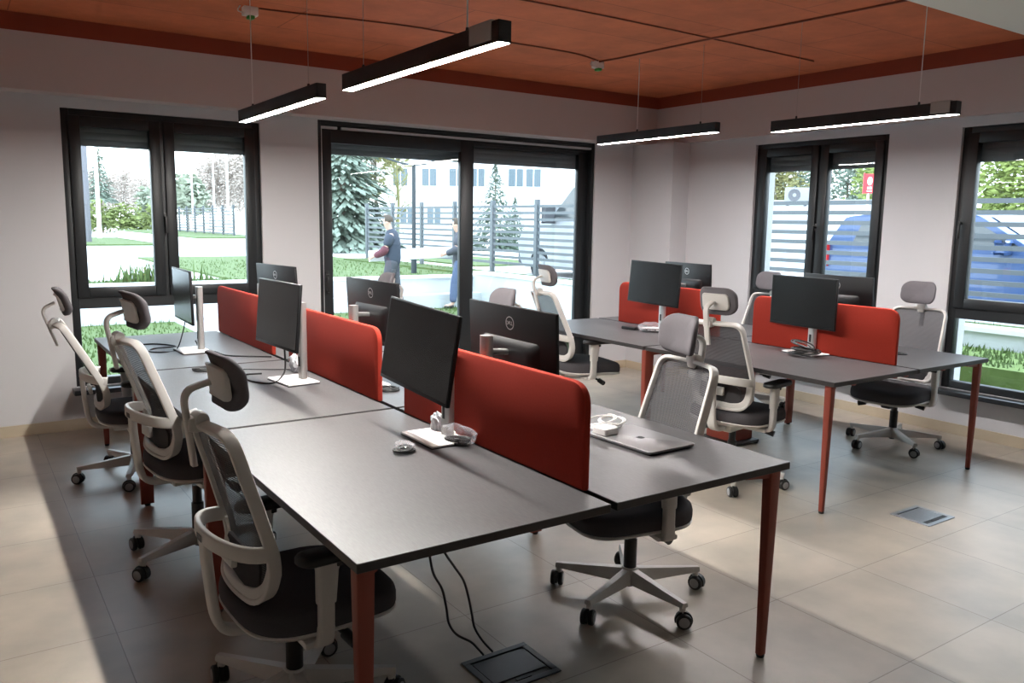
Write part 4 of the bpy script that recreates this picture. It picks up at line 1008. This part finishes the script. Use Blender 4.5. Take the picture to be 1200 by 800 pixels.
# blue hatchback: tail towards +y
bc = thing('blue_car', 'blue hatchback parked behind the fence beyond the right windows', 'car', (10.75, 3.85, ZG - .12))
prof = smooth_prof([(-1.95, .25), (1.85, .25), (1.98, .62), (1.92, .95), (1.62, 1.42), (.9, 1.50), (-.25, 1.46), (-1.0, 1.02), (-1.85, .86), (-2.0, .55)], [.1, .12, .1, .12, .14, .5, .4, .3, .2, .12])
mb = MB(); car_body(mb, prof, .84, 0); mb.build('body', OM['carblue'], bc, 50)
for s in (-1, 1):
    sx = s * .80
    for pts in ([(-.82, 1.05), (-.18, 1.38), (.32, 1.41), (.32, 1.02)], [(.40, 1.02), (.40, 1.41), (.95, 1.42), (1.32, 1.33), (1.42, 1.04)]):
        mb = MB(); mb.add([(s * (.845 - .115 * (z - 1) / .6 + .004), y, z) for y, z in pts] + [(s * (.825 - .115 * (z - 1) / .6), y, z) for y, z in pts], [tuple(range(4)) if len(pts) == 4 else tuple(range(5)), tuple(reversed(range(len(pts), 2 * len(pts))))] + [(i, (i + 1) % len(pts), len(pts) + (i + 1) % len(pts), len(pts) + i) for i in range(len(pts))])
        mb.build('side_window', OM['carglass'], bc, 0)
    mb = MB(); mb.box(s * .62, 1.80, .72, s * .84, 1.985, 1.02, .03); mb.build('tail_light', OM['tail'], bc)
    mb = MB(); mb.box(s * .84, -.72, .98, s * .98, -.60, 1.10, .03); mb.build('mirror', OM['carblue'], bc)
mb = MB(); mb.add([(-.62, 1.955, 1.00), (.62, 1.955, 1.00), (.54, 1.70, 1.36), (-.54, 1.70, 1.36)], [(0, 1, 2, 3)]); mb.build('rear_window', OM['carglass'], bc, 0)
mb = MB(); mb.add([(-.66, -1.0, 1.035), (.66, -1.0, 1.035), (.58, -.32, 1.435), (-.58, -.32, 1.435)], [(0, 1, 2, 3)]); mb.build('windscreen', OM['carglass'], bc, 0)
mb = MB(); mb.box(-.80, 1.86, .28, .80, 2.02, .55, .06); mb.box(-.80, -2.04, .28, .80, -1.86, .55, .06); mb.build('bumper', OM['bumper'], bc)
wheels(bc, (-1.25, 1.25), .31, .80)
# white van: bonnet towards +y
vn = thing('white_van', 'white van parked behind the fence at the right of the sliding door', 'van', (10.7, 11.0, ZG - .10))
prof = smooth_prof([(-2.6, .3), (2.35, .3), (2.5, .75), (2.35, 1.08), (1.55, 1.28), (.75, 2.05), (-.2, 2.22), (-2.5, 2.2), (-2.65, 1.2)], [.1, .15, .15, .2, .3, .5, .4, .2, .2])
mb = MB(); car_body(mb, prof, .95, 0, .08, 1.2); mb.build('body', OM['vanwhite'], vn, 50)
for s in (-1, 1):
    for pts in ([(.42, 1.35), (1.22, 1.36), (.62, 1.95), (.42, 1.97)],):
        mb = MB(); mb.add([(s * (.955 - .076 * max(0, z - 1.2) / .6 + .004), y, z) for y, z in pts] + [(s * (.93 - .076 * max(0, z - 1.2) / .6), y, z) for y, z in pts], [(0, 1, 2, 3), (7, 6, 5, 4)] + [(i, (i + 1) % 4, 4 + (i + 1) % 4, 4 + i) for i in range(4)])
        mb.build('side_window', OM['carglass'], vn, 0)
    mb = MB(); mb.box(s * .95, 1.15, 1.25, s * 1.15, 1.28, 1.58, .03); mb.build('mirror', OM['bumper'], vn)
mb = MB(); mb.add([(-.78, 1.56, 1.315), (.78, 1.56, 1.315), (.72, .85, 2.0), (-.72, .85, 2.0)], [(0, 1, 2, 3)]); mb.build('windscreen', OM['carglass'], vn, 0)
mb = MB(); mb.box(-.90, 2.3, .32, .90, 2.56, .62, .06); mb.build('bumper', OM['bumper'], vn)
mb = MB(); mb.box(-.965, -2.4, .62, .965, .3, .78, .01); mb.build('side_moulding', OM['bumper'], vn)
wheels(vn, (-1.6, 1.65), .35, .90)

# ------------------------------------------------------------------ people carrying a board
PM = {k: mat(*v) for k, v in dict(skin=('skin', (.52, .33, .25), .6), hair=('brown_hair', (.075, .055, .04), .8), jacket=('navy_jacket', (.035, .045, .065), .8), maroon=('maroon_sleeve', (.115, .035, .045), .85), grey=('grey_jersey', (.07, .072, .085), .9), jeans=('blue_jeans', (.09, .12, .20), .9), trousers=('dark_trousers', (.05, .055, .07), .9), shoe=('dark_shoe', (.03, .03, .03), .6)).items()}
def skin_mesh(name, nodes, edges, m, parent, sub=2, root=None):
    """nodes: {key: ((x,y,z), r)}; grown with a skin modifier and frozen"""
    keys = list(nodes); me = bpy.data.meshes.new(name); me.from_pydata([nodes[k][0] for k in keys], [(keys.index(a), keys.index(b)) for a, b in edges], [])
    o = bpy.data.objects.new(name, me); C.objects.link(o)
    sk = o.modifiers.new('s', 'SKIN'); sk.use_smooth_shade = True
    for i, k in enumerate(keys):
        r = nodes[k][1]; r = r if isinstance(r, tuple) else (r, r); me.skin_vertices[0].data[i].radius = r
        me.skin_vertices[0].data[i].use_root = (k == (root or keys[0]))
    o.modifiers.new('u', 'SUBSURF').levels = sub
    dg = bpy.context.evaluated_depsgraph_get(); new = bpy.data.meshes.new_from_object(o.evaluated_get(dg)); o.modifiers.clear(); o.data = new; bpy.data.meshes.remove(me)
    new.materials.clear(); new.materials.append(m); new.polygons.foreach_set('use_smooth', [True] * len(new.polygons))
    o.parent = parent; return o
def person(label, x, y, rz, coat, sleeve, legs, hands, look_down=.25, stride=.14, coat_len=.80, H=1.0):
    """faces +x locally; hands: (left, right) local positions"""
    p = thing('person', label, 'person', (x, y, GZ), rz, 'people carrying a board outside'); p.scale = (H, H, H)
    hx, hz = .10, 1.585
    nodes = {'pel': ((0, 0, .95), (.115, .15)), 'wst': ((.0, 0, 1.08), (.10, .135)), 'chs': ((.01, 0, 1.28), (.10, .14)), 'nkb': ((.015, 0, 1.43), (.06, .065)), 'nek': ((.045, 0, 1.49), (.052, .055)), 'hd0': ((hx - .02, 0, 1.55), (.075, .068)), 'hd1': ((hx, 0, 1.63), (.098, .080)), 'hd2': ((hx - .01, 0, 1.70), (.078, .065))}
    edges = [('pel', 'wst'), ('wst', 'chs'), ('chs', 'nkb'), ('nkb', 'nek'), ('nek', 'hd0'), ('hd0', 'hd1'), ('hd1', 'hd2')]
    cn = dict(nodes); ce = list(edges); sl = {}; tr = {}
    for s, t in ((1, 'l'), (-1, 'r')):
        hd = V(hands[0] if s > 0 else hands[1]); sh = V((.0, s * .185, 1.40)); mid = sh.lerp(hd, .5) + V((-.06, s * .06, -.10))
        nodes['sh' + t] = (tuple(sh), .046); nodes['el' + t] = (tuple(mid), .042); nodes['wr' + t] = (tuple(hd.lerp(mid, .12)), .028); nodes['pm' + t] = (tuple(hd), (.038, .022))
        edges += [('chs', 'sh' + t), ('sh' + t, 'el' + t), ('el' + t, 'wr' + t), ('wr' + t, 'pm' + t)]
        d = (hd - mid).normalized(); side = V((0, -s, 0)); dn = V((0, 0, -1))
        for i in range(4):
            b = hd + V((0, 0, .024 - .016 * i)) + d * .03; c = b + d * (.045 - .004 * abs(i - 1)) ; e = c + side * .028 + d * .012
            nodes[f'f{t}{i}a'] = (tuple(b), .0095); nodes[f'f{t}{i}b'] = (tuple(c), .0085); nodes[f'f{t}{i}c'] = (tuple(e), .0075)
            edges += [('pm' + t, f'f{t}{i}a'), (f'f{t}{i}a', f'f{t}{i}b'), (f'f{t}{i}b', f'f{t}{i}c')]
        b = hd + V((0, 0, .034)); c = b + V((0, 0, .022)) + d * .025 + side * .008
        nodes[f't{t}a'] = (tuple(b), .011); nodes[f't{t}b'] = (tuple(c), .009); edges += [('pm' + t, f't{t}a'), (f't{t}a', f't{t}b')]
        fx = s * stride; hp = (0, s * .09, .90); kn = (fx * .55 + .03, s * .095, .50); an = (fx, s * .10, .085); to = (fx + .17, s * .115, .035)
        nodes['hp' + t] = (hp, .095); nodes['kn' + t] = (kn, .058); nodes['an' + t] = (an, .042); nodes['to' + t] = (to, (.038, .03))
        edges += [('pel', 'hp' + t), ('hp' + t, 'kn' + t), ('kn' + t, 'an' + t), ('an' + t, 'to' + t)]
        sl[t] = (sh, mid, hd); tr[t] = (hp, kn, an, to)
    skin_mesh('body', nodes, edges, PM['skin'], p, 2)
    # face: nose, eyes, ears, mouth
    mb = MB(); mb.lathe([(0, .0), (.016, .004), (.010, .02), (0, .028)], (hx + .092, 0, 1.605), 'x', 10); mb.build('nose', PM['skin'], p)
    for s in (-1, 1):
        mb = MB(); mb.lathe([(0, -.006), (.010, -.004), (.012, 0), (.008, .005), (0, .006)], (hx + .083, s * .032, 1.640), 'x', 10); mb.build('eye', PM['hair'], p)
        mb = MB(); mb.lathe([(0, -.008), (.026, -.006), (.030, 0), (.02, .006), (0, .008)], (hx - .01, s * .083, 1.615), 'y', 14); mb.build('ear', PM['skin'], p)
    mb = MB(); mb.box(hx + .078, -.022, 1.560, hx + .090, .022, 1.568, .003); mb.build('mouth', PM['maroon'], p)
    # hair cap
    bm = bmesh.new(); bmesh.ops.create_uvsphere(bm, u_segments=20, v_segments=14, radius=1)
    for v in list(bm.verts):
        if v.co.z < -.35 or (v.co.x > .45 and v.co.z < .45): bm.verts.remove(v)
    for v in bm.verts: k = 1 + .03 * sin(11 * v.co.x + 7 * v.co.y); v.co = V((hx - .008 + v.co.x * .108 * k, v.co.y * .090 * k, 1.652 + v.co.z * .108 * k))
    mb = MB(); mb.bm(bm); h = mb.build('hair', PM['hair'], p, 80); sd = h.modifiers.new('t', 'SOLIDIFY'); sd.thickness = .012
    # coat torso and collar
    tn = {'a': ((0, 0, coat_len), (.175, .22)), 'b': ((0, 0, 1.05), (.16, .20)), 'c': ((.005, 0, 1.27), (.175, .215)), 'd': ((.01, 0, 1.41), (.13, .17)), 'e': ((.035, 0, 1.515), (.085, .085))}
    skin_mesh('jacket', tn, [('a', 'b'), ('b', 'c'), ('c', 'd'), ('d', 'e')], coat, p, 2)
    for t in 'lr':
        sh, mid, hd = sl[t]; w = hd.lerp(mid, .16)
        skin_mesh('upper_sleeve', {'a': (tuple(sh.lerp(V((0, 0, 1.38)), .25)), .10), 'b': (tuple(sh.lerp(mid, .25)), .096), 'c': (tuple(sh.lerp(mid, .75)), .082)}, [('a', 'b'), ('b', 'c')], coat, p, 2)
        skin_mesh('lower_sleeve', {'a': (tuple(sh.lerp(mid, .65)), .084), 'c': (tuple(mid), .082), 'd': (tuple(w), .055)}, [('a', 'c'), ('c', 'd')], sleeve, p, 2)
        hp, kn, an, to = tr[t]
        skin_mesh('trouser_leg', {'a': ((hp[0], hp[1] * .85, .93), .13), 'b': (hp, .125), 'c': (kn, .09), 'd': ((an[0], an[1], .11), .075)}, [('a', 'b'), ('b', 'c'), ('c', 'd')], legs, p, 2)
        skin_mesh('shoe', {'a': ((an[0] - .03, an[1], .055), .050), 'b': ((an[0] + .08, an[1], .045), .045), 'c': (to, (.042, .032))}, [('a', 'b'), ('b', 'c')], PM['shoe'], p, 2)
    return p
fw = math.atan2(sin(.5989) * 0 + .5637, -.826)   # walking to the left of the photo
def on_px(u, y):
    lo, hi = 0, 60
    for _ in range(50):
        m_ = (lo + hi) / 2
        if at_px(u, m_)[1] < y: lo = m_
        else: hi = m_
    return at_px(u, lo)
p1 = on_px(459, 11.75); p2 = on_px(538.5, 11.75)
person('person in dark jacket with maroon sleeves outside, holding the front of a white board', p1[0], p1[1], fw, PM['jacket'], PM['maroon'], PM['grey'], ((.34, .16, 1.0), (.36, -.15, 1.0)), H=1.0)
person('person in grey coat and jeans beside the door frame, holding the rear of the board', p2[0], p2[1], fw, PM['grey'], PM['grey'], PM['jeans'], ((.30, .20, 1.06), (.30, -.16, 1.06)), H=.98, coat_len=.72)
# the board
def locp(p, l, H): c, s = cos(fw), sin(fw); return V((p[0] + H * (l[0] * c - l[1] * s), p[1] + H * (l[0] * s + l[1] * c), GZ + H * l[2]))
A_ = locp(p1, (.46, -.20, 1.00), 1.0); B_ = locp(p2, (.10, -.21, 1.10), .98)
bo = thing('white_board', 'long white board carried level by two people outside the sliding door', 'board', tuple(A_))
mb = MB(); mb.sweep([V((0, 0, 0)), (B_ - A_) * .5, (B_ - A_)], rr(.05, .20, .006, 3)); mb.build('panel', OM['facade'], bo, 30)

# ------------------------------------------------------------------ sky, camera, colour
w = bpy.data.worlds.new('sky'); sc.world = w; w.use_nodes = True; nt = w.node_tree; bg = nt.nodes['Background']
tc = nt.nodes.new('ShaderNodeTexCoord'); sx = nt.nodes.new('ShaderNodeSeparateXYZ'); nt.links.new(tc.outputs['Generated'], sx.inputs[0])
cr = nt.nodes.new('ShaderNodeValToRGB'); e = cr.color_ramp.elements
e[0].position = 0.0; e[0].color = (.80, .88, .92, 1); e[1].position = .6; e[1].color = (.72, .83, 1.0, 1)
nt.links.new(sx.outputs['Z'], cr.inputs[0]); nt.links.new(cr.outputs[0], bg.inputs[0]); bg.inputs[1].default_value = 6.4

cam = bpy.data.cameras.new('camera'); co = bpy.data.objects.new('camera', cam); C.objects.link(co); sc.camera = co
cam.sensor_width = 36; cam.sensor_fit = 'HORIZONTAL'; cam.lens = 958.5888 / 1200 * 36; cam.clip_start = .05; cam.clip_end = 400
cx, cy, cz, yw, pt, rl = -.7479, -1.7402, 1.5567, .5989, .1448, .0156
f = V((sin(yw) * cos(pt), cos(yw) * cos(pt), -sin(pt))); r = V((cos(yw), -sin(yw), 0)); u = r.cross(f)
r2 = r * cos(rl) + u * sin(rl); u2 = -r * sin(rl) + u * cos(rl)
co.matrix_world = M(((r2.x, u2.x, -f.x, cx), (r2.y, u2.y, -f.y, cy), (r2.z, u2.z, -f.z, cz), (0, 0, 0, 1)))

sc.view_settings.view_transform = 'Standard'; sc.view_settings.look = 'None'; sc.view_settings.exposure = .2; sc.view_settings.gamma = 1
sc.cycles.use_denoising = True
sc.cycles.max_bounces = 10; sc.cycles.diffuse_bounces = 5; sc.cycles.glossy_bounces = 4; sc.cycles.transparent_max_bounces = 24; sc.cycles.sample_clamp_indirect = 6
